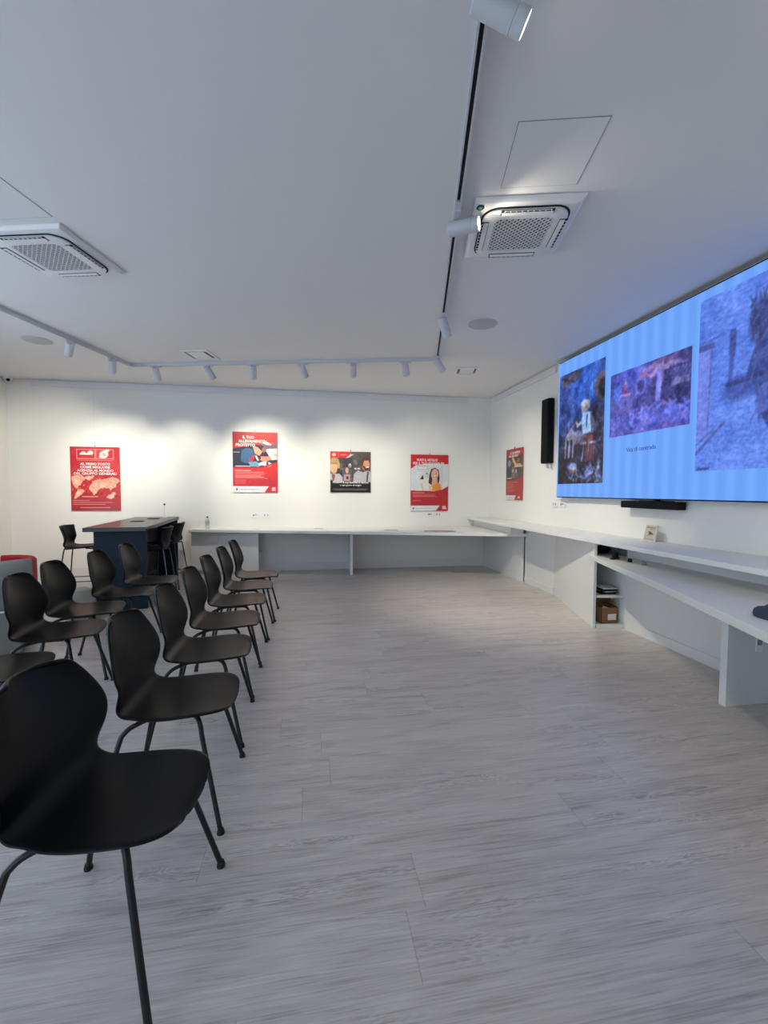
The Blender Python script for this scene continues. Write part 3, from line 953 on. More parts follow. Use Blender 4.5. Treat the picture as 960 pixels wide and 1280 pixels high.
text('headline', 'e ogni giorno di viaggio', 0.034, M['white_text'], e, (0, -0.0172, 0.122), bold=0.0006, width=0.36)

# 4 smiling woman with a dog
c = Canvas(120, 175, (214, 218, 220))
c.noise(0.04, (6, 8))
c.poly([(0, 1), (1, 1), (1, 0.835), (0.5, 0.84), (0.14, 0.81), (0.0, 0.745)], (204, 40, 42))
c.rect(0.18, 0.46, 0.735, 0.80, (170, 176, 178)); c.rect(0.195, 0.445, 0.745, 0.79, (222, 226, 226))
c.rect(0.80, 0.86, 0.40, 0.86, (204, 200, 208), 0.6)
c.poly([(0.24, 0.36), (0.22, 0.50), (0.30, 0.62), (0.44, 0.66), (0.50, 0.60), (0.52, 0.44), (0.48, 0.34)], (226, 220, 212))
c.poly([(0.24, 0.565), (0.33, 0.645), (0.345, 0.56)], (58, 48, 46)); c.ell(0.425, 0.66, 0.026, 0.012, (50, 44, 44))
c.ell(0.45, 0.62, 0.08, 0.04, (206, 206, 204)); c.line(0.34, 0.36, 0.28, 0.48, 0.02, (206, 196, 188))
c.poly([(0.50, 0.66), (0.54, 0.745), (0.64, 0.77), (0.74, 0.73), (0.77, 0.58), (0.74, 0.48), (0.56, 0.46), (0.47, 0.50)], (64, 42, 36))
c.ell(0.64, 0.665, 0.095, 0.085, (232, 178, 154)); c.ell(0.635, 0.615, 0.045, 0.02, (196, 96, 86)); c.ell(0.635, 0.62, 0.032, 0.010, (250, 240, 234))
c.ell(0.60, 0.685, 0.012, 0.007, (70, 40, 36)); c.ell(0.675, 0.685, 0.012, 0.007, (70, 40, 36))
c.poly([(0.55, 0.42), (0.57, 0.58), (0.70, 0.60), (0.72, 0.46)], (226, 172, 148))
c.ell(0.63, 0.635, 0.088, 0.075, (232, 178, 154)); c.ell(0.635, 0.612, 0.045, 0.018, (196, 96, 86)); c.ell(0.635, 0.617, 0.032, 0.009, (250, 240, 234)); c.ell(0.60, 0.665, 0.013, 0.008, (70, 40, 36)); c.ell(0.67, 0.665, 0.013, 0.008, (70, 40, 36))
c.poly([(0.56, 0.36), (0.58, 0.46), (0.68, 0.50), (0.78, 0.49), (0.82, 0.44), (0.82, 0.36)], (232, 148, 36))
c.poly([(0.50, 0.34), (0.48, 0.44), (0.52, 0.46), (0.56, 0.36)], (226, 186, 164))
c.poly([(0, 0.11), (1, 0.11), (1, 0.445), (0.84, 0.385), (0.64, 0.355), (0.0, 0.365)], (182, 38, 44))
c.rows(0.06, 0.38, 0.315, 0.335, 1, (236, 160, 156), 0.9, 0.05)
c.rows(0.06, 0.76, 0.245, 0.308, 4, (226, 140, 138), 0.75, 0.2)
c.rows(0.06, 0.32, 0.17, 0.195, 2, (214, 120, 120), 0.7, 0.2)
c.rect(0, 1, 0, 0.115, (186, 40, 46))
c.poly([(0, 0.0), (0.66, 0.0), (0.78, 0.10), (0.0, 0.10)], (222, 224, 226)); c.ell(0.08, 0.05, 0.02, 0.016, (90, 90, 96))
c.rows(0.13, 0.58, 0.042, 0.058, 1, (170, 170, 176), 0.8, 0.1)
c.ell(0.89, 0.075, 0.05, 0.02, (240, 190, 190)); c.rect(0.84, 0.96, 0.035, 0.055, (240, 190, 190))
c.noise(0.04, (40, 60))
e = poster('poster', (2.062, BW, 0.983), 0, 0.672, 0.975, c, 'red and white poster with a smiling woman and a dog', 0.50, 4)
text('headline', 'VUOI IL MEGLIO', 0.060, M['white_text'], e, (-0.045, -0.0172, 0.882), bold=0.0016, width=0.38)
text('headline', 'PER IL TUO CUCCIOLO?', 0.060, M['white_text'], e, (-0.02, -0.0172, 0.822), bold=0.0016, width=0.55)

# 5 poster on the right wall
c = Canvas(100, 140, (176, 52, 48))
c.poly([(0, 0.82), (0.4, 0.83), (1.0, 0.87), (1.0, 0.46), (0.72, 0.40), (0, 0.38)], (70, 62, 56))
c.noise(0.25, (7, 8), mask=((c.Y > 0.40) & (c.Y < 0.84)).astype(float))
c.poly([(0.10, 0.44), (0.06, 0.72), (0.20, 0.80), (0.32, 0.74), (0.30, 0.44)], (60, 58, 62)); c.ell(0.20, 0.72, 0.09, 0.07, (150, 152, 164))
c.poly([(0.34, 0.82), (0.44, 0.83), (0.62, 0.72), (0.90, 0.69), (0.90, 0.66), (0.52, 0.66)], (222, 176, 120))
c.ell(0.72, 0.78, 0.17, 0.08, (84, 52, 38)); c.ell(0.72, 0.76, 0.09, 0.05, (150, 100, 72))
c.rect(0.50, 1.0, 0.635, 0.655, (214, 196, 176)); c.ell(0.42, 0.68, 0.09, 0.05, (110, 66, 40))
c.poly([(0.34, 0.42), (0.36, 0.64), (0.54, 0.64), (0.56, 0.42)], (120, 108, 110)); c.ell(0.42, 0.57, 0.05, 0.03, (200, 180, 176))
c.ell(0.62, 0.56, 0.04, 0.04, (196, 186, 180)); c.rect(0.80, 0.92, 0.44, 0.62, (80, 84, 80))
c.rect(0.06, 0.36, 0.425, 0.438, (230, 224, 218))
c.poly([(0, 0.0), (1, 0.0), (1, 0.48), (0.72, 0.40), (0.0, 0.385)], (172, 52, 48))
c.rows(0.08, 0.70, 0.335, 0.36, 1, (226, 150, 140), 0.9, 0.05); c.rows(0.08, 0.60, 0.15, 0.32, 7, (206, 120, 112), 0.6, 0.4)
c.poly([(0, 0.0), (0.52, 0.0), (0.62, 0.09), (0, 0.09)], (220, 218, 214)); c.rows(0.1, 0.46, 0.03, 0.06, 2, (170, 180, 180), 0.8, 0.1)
c.ell(0.80, 0.055, 0.06, 0.024, (236, 170, 164))
c.noise(0.05, (40, 60))
e = poster('poster', (RW, 6.444, 1.195), -PI / 2, 0.56, 0.80, c, 'red poster hung alone on the right wall near the corner', 0.9, 5)
text('headline', 'LA TUA IMPRESA', 0.050, M['white_text'], e, (0.02, -0.0172, 0.735), bold=0.0012, width=0.34)
text('headline', 'AL SICURO', 0.050, M['white_text'], e, (-0.03, -0.0172, 0.688), bold=0.0012, width=0.32)

# ------------------------------------------------------------------ ceiling things
# access hatch
def hatch(s0, t0, label):
    hu = S(s0, t0)
    e = empty('access_panel', (hu[0], hu[1], H), TH, label, 'hatch', 'ceiling access panels')
    obj('panel', box(BM(), -0.198, 0.198, -0.213, 0.213, -0.0025, -0.0005), M['ceiling'], e)
    bm = BM()
    o_ = [(-0.201, -0.216), (0.201, -0.216), (0.201, 0.216), (-0.201, 0.216)]
    i_ = [(-0.198, -0.213), (0.198, -0.213), (0.198, 0.213), (-0.198, 0.213)]
    loft(bm, [[(x, y, -0.0005) for x, y in o_], [(x, y, -0.0015) for x, y in o_], [(x, y, -0.0015) for x, y in i_]], cap=False)
    obj('joint', bm, M['socket_hole'], e)


hatch(0.629, 2.292, 'flush square access panel in the ceiling above the air conditioner with green light')
hatch(-2.425, 2.345, 'flush access panel in the ceiling at the left edge, before the left air conditioner')


def rrect(a, r, n=6, sx=1.0, sy=1.0):
    pts = []
    for cx, cy, st in ((a - r, a - r, 0), (-(a - r), a - r, 90), (-(a - r), -(a - r), 180), (a - r, -(a - r), 270)):
        for k in range(n + 1):
            t = math.radians(st + 90 * k / n)
            pts.append(((cx + r * math.cos(t)) * sx, (cy + r * math.sin(t)) * sy))
    return pts


def cassette(u, v, label, light):
    e = empty('air_conditioner', (u, v, H), TH, label, 'air conditioner', 'ceiling air conditioners')
    bm = BM()
    sq = [[(x * k, y * k, z) for x, y in ((-1, -1), (1, -1), (1, 1), (-1, 1))] for k, z in ((0.3085, 0.0), (0.3085, -0.012), (0.29, -0.026), (0.262, -0.030))]
    loft(bm, sq)
    obj('frame', bm, M['ac'], e, bevel=0.004)
    bm = BM()   # dark slot under the raised front panel
    prism(bm, rrect(0.256, 0.10), -0.034, -0.029)
    obj('air_gap', bm, M['dark'], e)
    bm = BM()
    o_, i_ = rrect(0.246, 0.095), rrect(0.170, 0.035)
    loft(bm, [[(x, y, -0.033) for x, y in o_], [(x, y, -0.043) for x, y in o_], [(x * 0.97, y * 0.97, -0.047) for x, y in o_], [(x, y, -0.047) for x, y in i_], [(x, y, -0.036) for x, y in i_]], cap=False)
    obj('front_panel', bm, M['ac'], e, True)
    bm = BM()   # louvre slots and vanes on four sides
    for k in range(4):
        b2 = BM()
        box(b2, -0.15, 0.15, -0.252, -0.205, -0.0485, -0.0455)
        tmp = bpy.data.meshes.new('t')
        xform(b2, Matrix.Rotation(k * PI / 2, 4, 'Z'))
        b2.to_mesh(tmp)
        b2.free()
        bm.from_mesh(tmp)
        bpy.data.meshes.remove(tmp)
    obj('air_slots', bm, M['dark'], e)
    for k in range(4):
        b2 = BM()
        box(b2, -0.145, 0.145, -0.236, -0.208, -0.053, -0.049)
        if k in (1, 3):
            pass
        xform(b2, Matrix.Rotation(k * PI / 2, 4, 'Z'))
        vn = obj('louver', b2, M['ac'], e, bevel=0.001)
        b2 = BM()
        for q in range(9):
            x = -0.13 + q * 0.0325
            box(b2, x - 0.002, x + 0.002, -0.250, -0.237, -0.0515, -0.0487)
        box(b2, -0.133, 0.133, -0.2515, -0.2495, -0.0515, -0.0487)
        xform(b2, Matrix.Rotation(k * PI / 2, 4, 'Z'))
        obj('guide_fins', b2, M['ac'], vn)
    # perforated intake grille: diamond lattice over dark
    obj('filter', box(BM(), -0.168, 0.168, -0.168, 0.168, -0.0395, -0.036), M['dark'], e)
    bm = BM()
    R_ = 0.17
    n = 10
    for sg in (1, -1):
        for k in range(-n, n + 1):
            off = k * 2 * R_ / n
            lo, hi = max(-R_, off - R_), min(R_, off + R_)
            if hi - lo < 0.01:
                continue
            p0 = Vector((lo, sg * (off - lo), 0))
            p1 = Vector((hi, sg * (off - hi), 0))
            d = (p1 - p0).normalized()
            nn = Vector((-d.y, d.x, 0)) * 0.0034
            ring = lambda z: [(p.x, p.y, z) for p in (p0 - nn, p1 - nn, p1 + nn, p0 + nn)]
            loft(bm, [ring(-0.0455), ring(-0.041)])
    obj('grille', bm, M['ac'], e)
    if light:
        bm = lathe(BM(), [(0.0, -0.029), (0.021, -0.029), (0.023, -0.031), (0.021, -0.034), (0.0, -0.035)], 20, (-0.272, -0.262, 0))
        ii = obj('sensor_eye', bm, M['dark'], e, True)
        bm = lathe(BM(), [(0.006, -0.0345), (0.012, -0.0345), (0.012, -0.036), (0.006, -0.036)], 16, (-0.272, -0.262, 0))
        obj('indicator_light', bm, M['ind'], ii)
    return e


cassette(*S(0.607, 2.880), 'white ceiling air conditioner with green sensor eye, right of the lighting track', True)
cassette(*S(-2.537, 2.925), 'white ceiling air conditioner cut off by the left edge of the photo', False)


def vent(s0, t0, w, d, label):
    u, v = S(s0, t0)
    e = empty('ceiling_vent', (u, v, H), TH, label, 'vent', 'square ceiling vents')
    bm = BM()
    o_ = [(-w / 2, -d / 2), (w / 2, -d / 2), (w / 2, d / 2), (-w / 2, d / 2)]
    loft(bm, [[(x, y, 0) for x, y in o_], [(x, y, -0.012) for x, y in o_], [(x * 0.82, y * 0.82, -0.014) for x, y in o_], [(x * 0.80, y * 0.80, -0.004) for x, y in o_]], cap=False)
    obj('frame', bm, M['ac'], e)
    obj('duct', box(BM(), -w * 0.40, w * 0.40, -d * 0.40, d * 0.40, -0.004, -0.001), M['duct'], e)
    obj('diffuser_plate', box(BM(), -w * 0.31, w * 0.31, -d * 0.36, d * 0.31, -0.015, -0.009), M['ac'], e, bevel=0.002)


vent(-2.668, 5.21, 0.34, 0.34, 'square ceiling vent behind the left air conditioner, near the back track')
vent(0.628, 6.13, 0.31, 0.32, 'square ceiling vent near the back right corner of the room')


def disc(s0, t0, r, label):
    u, v = S(s0, t0)
    e = empty('ceiling_speaker', (u, v, H), 0, label, 'ceiling speaker', 'round ceiling speakers')
    obj('grille', lathe(BM(), [(0.0, 0), (r, 0), (r, -0.004), (r * 0.94, -0.009), (0.0, -0.010)], 40), M['mesh_grey'], e, True)
    obj('badge', lathe(BM(), [(0.0, -0.010), (0.006, -0.010), (0.006, -0.0115), (0.0, -0.0115)], 12), M['socket_hole'], e)


disc(0.607, 4.463, 0.142, 'round grey ceiling speaker to the right of the track corner')
disc(-4.22, 4.60, 0.142, 'round ceiling speaker left of the left track run')

e = empty('dome_camera', (-4.345, 7.33, H), 0, 'small white dome security camera in the back left ceiling corner', 'camera')
obj('base', lathe(BM(), [(0.0, 0), (0.058, 0), (0.060, -0.012), (0.055, -0.03), (0.0, -0.03)], 28), M['ac'], e, True)
bm = lathe(BM(), [(0.045, -0.03)] + [(0.045 * math.cos(t), -0.03 - 0.045 * math.sin(t)) for t in [k * PI / 16 for k in range(1, 8)]] + [(0.001, -0.075)], 24)
obj('dome', bm, M['ac'], e, True)
bm = lathe(BM(), [(0.0, 0), (0.021, 0), (0.023, 0.012), (0.0, 0.014)], 18)
xform(bm, Matrix.Translation((0.022, -0.034, -0.052)) @ Matrix.Rotation(math.radians(80), 4, Vector((1, 0.55, 0))))
obj('lens', bm, M['dark'], e, True)

# lighting track: three runs
TZ = H - 0.0375
trk = empty('lighting_track', (*S(0.205, 5.53), H), TH, 'white lighting track running along three sides of the ceiling', 'track')


def run(x0, x1, y0, y1, horiz):
    bm = BM()
    w = 0.018
    if horiz:
        box(bm, x0, x1, y0 - w, y0 + w, -0.012, 0.0)
        box(bm, x0, x1, y0 - w, y0 - w + 0.009, -0.036, -0.012)
        box(bm, x0, x1, y0 + w - 0.009, y0 + w, -0.036, -0.012)
    else:
        box(bm, x0 - w, x0 + w, y0, y1, -0.012, 0.0)
        box(bm, x0 - w, x0 - w + 0.009, y0, y1, -0.036, -0.012)
        box(bm, x0 + w - 0.009, x0 + w, y0, y1, -0.036, -0.012)
    o = obj('track_rail', bm, M['lampwhite'], trk)
    bm = BM()
    if horiz:
        box(bm, x0, x1, y0 - 0.009, y0 + 0.009, -0.024, -0.012)
    else:
        box(bm, x0 - 0.009, x0 + 0.009, y0, y1, -0.024, -0.012)
    obj('track_slot', bm, M['dark'], o)


LX = -3.77 - 0.205
run(0, 0, -7.2, -0.02, False)
run(LX + 0.02, -0.02, 0, 0, True)
run(LX, LX, -5.0, -0.02, False)
for x in (0, LX):
    obj('corner_joint', box(BM(), x - 0.024, x + 0.024, -0.024, 0.024, -0.038, 0.0), M['lampwhite'], trk, bevel=0.003)
obj('feed_joint', box(BM(), -0.020, 0.020, -2.98, -2.86, -0.039, -0.024), M['lampwhite'], trk, bevel=0.002)

WARM = (1.0, 0.92, 0.74)
SPOTS = []


def spotlight(s0, t0, aim, label, along='s', lit=False, power=60, size=70, d=None, adz=0.14):
    u, v = S(s0, t0)
    e = empty('spotlight', (u, v, TZ), TH, label, 'spotlight', 'spotlights on the lighting track')
    a = adz / 2
    bm = box(BM(), -a, a, -0.0165, 0.0165, -0.018, 0.0) if along == 's' else box(BM(), -0.0165, 0.0165, -a, a, -0.018, 0.0)
    obj('adapter', bm, M['lampwhite'], e, bevel=0.003)
    piv = Vector((0, 0, -0.055))
    obj('stem', tube(BM(), [(0, 0, -0.016), (0, 0, -0.06)], 0.008, 10), M['lampwhite'], e, True)
    if d is None:
        wd = Vector(aim) - Vector((u, v, TZ - 0.06))
    else:
        wd = Vector((*S(d[0], d[1]), d[2]))
    ld = (Matrix.Rotation(-TH, 3, 'Z') @ wd).normalized()
    R4 = ld.to_track_quat('-Z', 'Y').to_matrix().to_4x4()
    Mx = Matrix.Translation(piv) @ R4
    r = 0.041
    prof = [(0.0, 0.045), (r - 0.006, 0.045), (r, 0.039), (r, -0.095), (r - 0.002, -0.097), (r - 0.002, -0.099), (r, -0.101), (r, -0.135), (r - 0.004, -0.137), (r - 0.006, -0.125), (0.0, -0.124)]
    hd = obj('head', xform(lathe(BM(), prof, 28), Mx), M['lampwhite'], e, True)
    bm = xform(lathe(BM(), [(0.0, -0.126), (r - 0.008, -0.126), (r - 0.008, -0.129), (0.0, -0.1295)], 24), Mx)
    obj('lens', bm, M['lens'] if lit else M['lens_dim'], hd)
    li = bpy.data.lights.new('spot_lamp', 'SPOT')
    li.energy = power
    li.color = WARM
    li.spot_size = math.radians(size)
    li.spot_blend = 1.0
    li.shadow_soft_size = 0.025
    lo = bpy.data.objects.new('lamp', li)
    link(lo, e)
    lo.matrix_local = Mx @ Matrix.Translation((0, 0, -0.145))
    return e


def wallpt(u, z):
    return (u, BW, z)


PW_ = 82
# back run, left to right
spotlight(-3.43, 5.53, wallpt(-1.95, 1.53), 'first spotlight from the left on the back track', power=PW_ * 0.95)
spotlight(-2.73, 5.53, wallpt(-0.55, 1.50), 'second spotlight from the left on the back track, tilted sharply right', power=PW_ * 1.3)
spotlight(-2.13, 5.53, wallpt(-0.85, 1.40), 'third spotlight from the left on the back track, nearly upright', power=PW_)
spotlight(-1.49, 5.53, wallpt(0.65, 1.40), 'fourth spotlight from the left on the back track, tilted right', power=PW_ * 0.8)
spotlight(-0.84, 5.53, wallpt(0.75, 1.35), 'fifth spotlight from the left on the back track', power=PW_ * 0.8)
spotlight(-0.19, 5.53, wallpt(1.95, 1.35), 'sixth spotlight from the left on the back track, left of the track corner', power=PW_ * 0.8)
# left run
spotlight(-3.77, 4.52, wallpt(-4.0, 1.35), 'spotlight on the left track run, nearer to the left edge', along='t', power=PW_ * 1.9)
spotlight(-3.77, 5.18, wallpt(-2.95, 1.45), 'spotlight on the left track run, close to the rear track corner', along='t', power=PW_ * 1.5)
# right run
spotlight(0.205, 5.40, (RW, 6.3, 1.35), 'white spotlight hanging under the right corner of the track', along='t', power=PW_ * 0.8)
spotlight(0.205, 4.16, (2.6, 4.9, 0.3), 'grey-looking spotlight on right track run beside the round ceiling speaker', along='t', power=PW_ * 2.2, adz=0.2, size=90)
spotlight(0.205, 2.70, None, 'lit spotlight pointing sideways beside the right air conditioner', along='t', lit=True, power=PW_ * 0.09, d=(0.91, -0.34, -0.04), size=84, adz=0.2)
spotlight(0.205, 1.50, None, 'large nearest spotlight at the top edge, its lamp lit', along='t', lit=True, power=PW_ * 0.95, d=(0.93, 0.12, -0.42), size=74)

# bodiless fill spots added under the unseen track stretch to brighten the right-hand side
for t0, aim, pw, sz in ((0.75, (2.7, 2.3, 0.4), 0.55, 76), (-0.3, (1.3, 1.7, 0.0), 0.35, 90)):
    u, v = S(0.205, t0)
    li = bpy.data.lights.new('spot_lamp', 'SPOT')
    li.energy = PW_ * pw
    li.color = WARM
    li.spot_size = math.radians(sz)
    li.spot_blend = 1.0
    li.shadow_soft_size = 0.03
    lo = bpy.data.objects.new('lamp', li)
    link(lo)
    lo.location = (u, v, TZ - 0.16)
    lo.rotation_euler = (Vector(aim) - Vector(lo.location)).to_track_quat('-Z', 'Y').to_euler()

# ------------------------------------------------------------------ chairs
PROF = [(0.240, 0.414, 0.075), (0.238, 0.422, 0.115), (0.228, 0.430, 0.150), (0.205, 0.436, 0.180), (0.165, 0.4385, 0.201), (0.10, 0.437, 0.212), (0.02, 0.432, 0.214),
        (-0.05, 0.430, 0.208), (-0.10, 0.434, 0.197), (-0.138, 0.443, 0.199), (-0.160, 0.462, 0.197), (-0.171, 0.488, 0.196), (-0.178, 0.522, 0.201),
        (-0.183, 0.560, 0.216), (-0.189, 0.600, 0.233), (-0.198, 0.640, 0.231), (-0.211, 0.685, 0.212), (-0.229, 0.735, 0.184), (-0.243, 0.775, 0.154), (-0.250, 0.792, 0.126), (-0.252, 0.800, 0.085)]


def shell_mesh(prof, name, m, parent, dish_s, dish_b, zmid, nq=17, thick=0.011):
    pts = curve_pts([(p[0], p[2], p[1]) for p in prof], 3)
    bm = BM()
    rows = []
    for p in pts:
        x, w, z = p.x, p.y, p.z
        k = min(1, max(0, (z - zmid[0]) / (zmid[1] - zmid[0])))
        k = k * k * (3 - 2 * k)
        row = []
        for i in range(nq):
            q = -1 + 2 * i / (nq - 1)
            row.append(bm.verts.new((x + dish_b * k * q * q, w * q, z + dish_s * (1 - k) * abs(q) ** 2.5)))
        rows.append(row)
    for a, b_ in zip(rows, rows[1:]):
        for i in range(nq - 1):
            bm.faces.new((a[i], a[i + 1], b_[i + 1], b_[i]))
    o = obj(name, bm, m, parent, True)
    md = o.modifiers.new('s', 'SOLIDIFY')
    md.thickness = thick
    md.offset = 0
    md = o.modifiers.new('b', 'SUBSURF')
    md.levels = md.render_levels = 1
    bake(o)
    for p in o.data.polygons:
        p.use_smooth = True
    return o


def make_chair():
    e = empty('stacking_chair', (0, 0, 0))
    shell_mesh(PROF, 'seat_shell', M['chair'], e, 0.010, 0.046, (0.44, 0.58))
    bm = BM()
    for sy in (-1, 1):
        tube(bm, [(0.12, sy * 0.125, 0.419), (-0.07, sy * 0.125, 0.416)], 0.008, 8)
    tube(bm, [(0.07, -0.125, 0.419), (0.07, 0.125, 0.419)], 0.008, 8)
    tube(bm, [(-0.04, -0.125, 0.416), (-0.04, 0.125, 0.416)], 0.008, 8)
    obj('seat_frame', bm, M['black_metal'], e, True)
    for sx in (1, -1):
        for sy in (-1, 1):
            if sx > 0:
                p = [(0.09, sy * 0.120, 0.420), (0.122, sy * 0.155, 0.414), (0.137, sy * 0.171, 0.385), (0.150, sy * 0.183, 0.32), (0.223, sy * 0.247, 0.012)]
            else:
                p = [(-0.04, sy * 0.120, 0.417), (-0.09, sy * 0.155, 0.412), (-0.138, sy * 0.180, 0.388), (-0.162, sy * 0.197, 0.325), (-0.232, sy * 0.247, 0.012)]
            lg = obj('leg', tube(BM(), curve_pts(p, 6), 0.0095, 10), M['black_metal'], e, True)
            obj('foot_cap', lathe(BM(), [(0.0, 0), (0.0145, 0), (0.0145, 0.006), (0.0105, 0.020), (0.0, 0.020)], 14, (sx * 0.229 - 0.005, sy * 0.2475, 0)), M['rubber'], lg, True)
    return e


proto = make_chair()
rights = [(-0.568, 1.343, -8, 'nearest black plastic chair in the right-hand column, cut by the bottom edge'),
          (-0.562, 1.963, -1, 'second black plastic chair from the front in the right-hand column'),
          (-0.577, 2.535, 1, 'third black plastic chair from the front in the right-hand column'),
          (-0.588, 3.085, 0, 'fourth black plastic chair from the front in the right-hand column'),
          (-0.600, 3.640, 0, 'third black plastic chair from the back in the right-hand column'),
          (-0.590, 4.195, 0, 'second black plastic chair from the back in the right-hand column'),
          (-0.575, 4.740, 0, 'rearmost black plastic chair of the right-hand column, before the back desk')]
lefts = [(-1.560, 2.400, 0, 'black plastic chair at the left edge of which only the seat shows'),
         (-1.560, 3.005, 4, 'black plastic chair in the left-hand column just in front of the grey armchair'),
         (-1.640, 3.520, 3, 'third black plastic chair from the back in the left-hand column'),
         (-1.585, 4.060, 0, 'second black plastic chair from the back of the left-hand column, before the navy table'),
         (-1.545, 4.570, 0, 'rearmost black plastic chair of the left-hand column, beside the navy table end')]
first = True
for col, grp in ((rights, 'black chairs of the right-hand column'), (lefts, 'black chairs of the left-hand column')):
    for (u, v, rd, lab) in col:
        o = proto if first else copy_tree(proto)
        first = False
        o.location = (u, v, 0)
        o.rotation_euler = (0, 0, math.radians(rd))
        tag(o, lab, 'chair', grp)

# ------------------------------------------------------------------ navy bar table and stools
TT = 0.92
ta = math.atan2(-(7.07 - 5.13), -(-1.97 + 1.756)) * 0 + math.radians(6.0)
tb = empty('bar_table', (-2.03, 5.13, 0), ta, 'navy bar-height table with black top at the back left', 'table')
# local: x to the left(-)/right(+), y to the back; front right corner near (0.27,0)
obj('table_top', box(BM(), -0.345, 0.262, 0.0, 2.02, TT - 0.045, TT), M['navy_top'], tb, bevel=0.003)
obj('end_panel', box(BM(), -0.262, 0.250, 0.06, 0.105, 0, TT - 0.046), M['navy'], tb, bevel=0.003)
obj('end_panel', box(BM(), -0.262, 0.250, 1.93, 1.975, 0, TT - 0.046), M['navy'], tb, bevel=0.003)
obj('centre_panel', box(BM(), -0.06, -0.02, 0.106, 1.929, 0.0, TT - 0.046), M['navy_top'], tb)
for x, y in ((-0.05, 0.95), (0.02, 1.50)):
    obj('cable_flap', box(BM(), x - 0.07, x + 0.07, y - 0.06, y + 0.06, TT - 0.002, TT + 0.007), M['dark'], tb, bevel=0.003)

SPROF = [(0.200, 0.605, 0.10), (0.195, 0.613, 0.15), (0.165, 0.619, 0.182), (0.10, 0.620, 0.198), (0.02, 0.614, 0.200), (-0.06, 0.612, 0.195), (-0.12, 0.618, 0.186),
         (-0.155, 0.645, 0.172), (-0.172, 0.69, 0.165), (-0.185, 0.74, 0.166), (-0.198, 0.79, 0.174), (-0.212, 0.84, 0.190), (-0.221, 0.872, 0.204), (-0.225, 0.884, 0.200)]


def make_stool():
    e = empty('bar_stool', (0, 0, 0))
    shell_mesh(SPROF, 'seat_shell', M['stool'], e, 0.008, 0.07, (0.62, 0.76), thick=0.022)
    for sx in (-1, 1):
        for sy in (-1, 1):
            p = curve_pts([(sx * 0.06, sy * 0.10, 0.602), (sx * 0.13, sy * 0.135, 0.598), (sx * 0.16, sy * 0.15, 0.56), (sx * 0.225, sy * 0.20, 0.008)], 5)
            lg = obj('leg', tube(BM(), p, 0.0075, 8), M['chrome'], e, True)
            obj('foot_cap', lathe(BM(), [(0.0, 0), (0.012, 0), (0.011, 0.012), (0.0, 0.012)], 12, (sx * 0.2255, sy * 0.2005, 0)), M['rubber'], lg, True)
    bm = BM()
    k = 0.203
    tube(bm, [(k, -0.182, 0.205), (k, 0.182, 0.205)], 0.008, 8)
    tube(bm, [(-k, -0.182, 0.205), (-k, 0.182, 0.205)], 0.006, 8)
    tube(bm, [(-k, 0.182, 0.205), (k, 0.182, 0.205)], 0.006, 8)
    tube(bm, [(-k, -0.182, 0.205), (k, -0.182, 0.205)], 0.006, 8)
    obj('footrest', bm, M['chrome'], e, True)
    return e


st = make_stool()
for i, (u, v, rd, lab) in enumerate(((-2.80, 6.02, 8, 'black bar stool with thin chrome legs on the left side of the navy table'),
                                      (-1.87, 5.66, 184, 'nearer black bar stool tucked under the right side of the navy table'),
                                      (-1.93, 6.38, 176, 'farther black bar stool at the back right end of the navy table'))):
    o = st if i == 0 else copy_tree(st)
    o.location = (u, v, 0)
    o.rotation_euler = (0, 0, math.radians(rd))
    tag(o, lab, 'stool', 'bar stools at the navy table')

# card holder on the table, bottle on the desk
e = empty('card_holder', (-2.13, 6.98, TT), 0, 'thin clear card holder standing on the far end of the navy table', 'card holder')
obj('base', lathe(BM(), [(0, 0), (0.035, 0), (0.033, 0.006), (0.008, 0.011), (0, 0.012)], 24), M['glassy'], e, True)
obj('rod', tube(BM(), [(0, 0, 0.01), (0, 0, 0.185)], 0.003, 8), M['wire'], e, True)
obj('clip', box(BM(), -0.013, 0.013, -0.005, 0.005, 0.180, 0.205), M['dark'], e, bevel=0.003)
e = empty('water_bottle', (-1.59, 7.27, WT), 0, 'small clear plastic water bottle with dark cap at the left end of back desk', 'bottle')
obj('body', lathe(BM(), [(0, 0), (0.028, 0), (0.031, 0.01), (0.031, 0.05), (0.029, 0.06), (0.031, 0.07), (0.031, 0.125), (0.024, 0.15), (0.012, 0.168), (0.012, 0.178), (0, 0.178)], 24), M['bottle'], e, True)
obj('label_band', lathe(BM(), [(0.0316, 0.068), (0.0320, 0.070), (0.0320, 0.118), (0.0316, 0.120)], 24), M['water'], e, True)
obj('cap', lathe(BM(), [(0, 0.176), (0.014, 0.176), (0.014, 0.194), (0.012, 0.197), (0, 0.197)], 18), M['dark'], e, True)

# leaflets lying on the back desk
for (u, v, w, d, rz, n, lab) in ((0.15, 7.10, 0.15, 0.10, -12, 1, 'single small leaflet on the back desk, left of the support panel'),
                                 (1.26, 6.72, 0.21, 0.13, -14, 1, 'leaflet on the back desk below the square poster'),
                                 (1.95, 6.42, 0.42, 0.22, -10, 3, 'spread of leaflets on the back desk below the poster with the smiling woman')):
    bm = BM()
    for k in range(n):
        b2 = BM()
        ww = w if n == 1 else 0.21
        box(b2, -ww / 2, ww / 2, -d / 2, d / 2, 0.0005 + k * 0.002, 0.002 + k * 0.002)
        xform(b2, Matrix.Translation(((k - (n - 1) / 2) * 0.13, 0.02 * (k % 2), 0)) @ Matrix.Rotation(0.15 * (k - 1) if n > 1 else 0, 4, 'Z'))
        tm = bpy.data.meshes.new('t')
        b2.to_mesh(tm)
        b2.free()
        bm.from_mesh(tm)
        bpy.data.meshes.remove(tm)
    o = obj('leaflet', bm, M['leaflet'])
    o.location = (u, v, WT)
    o.rotation_euler = (0, 0, math.radians(rz))
    tag(o, lab, 'leaflet')

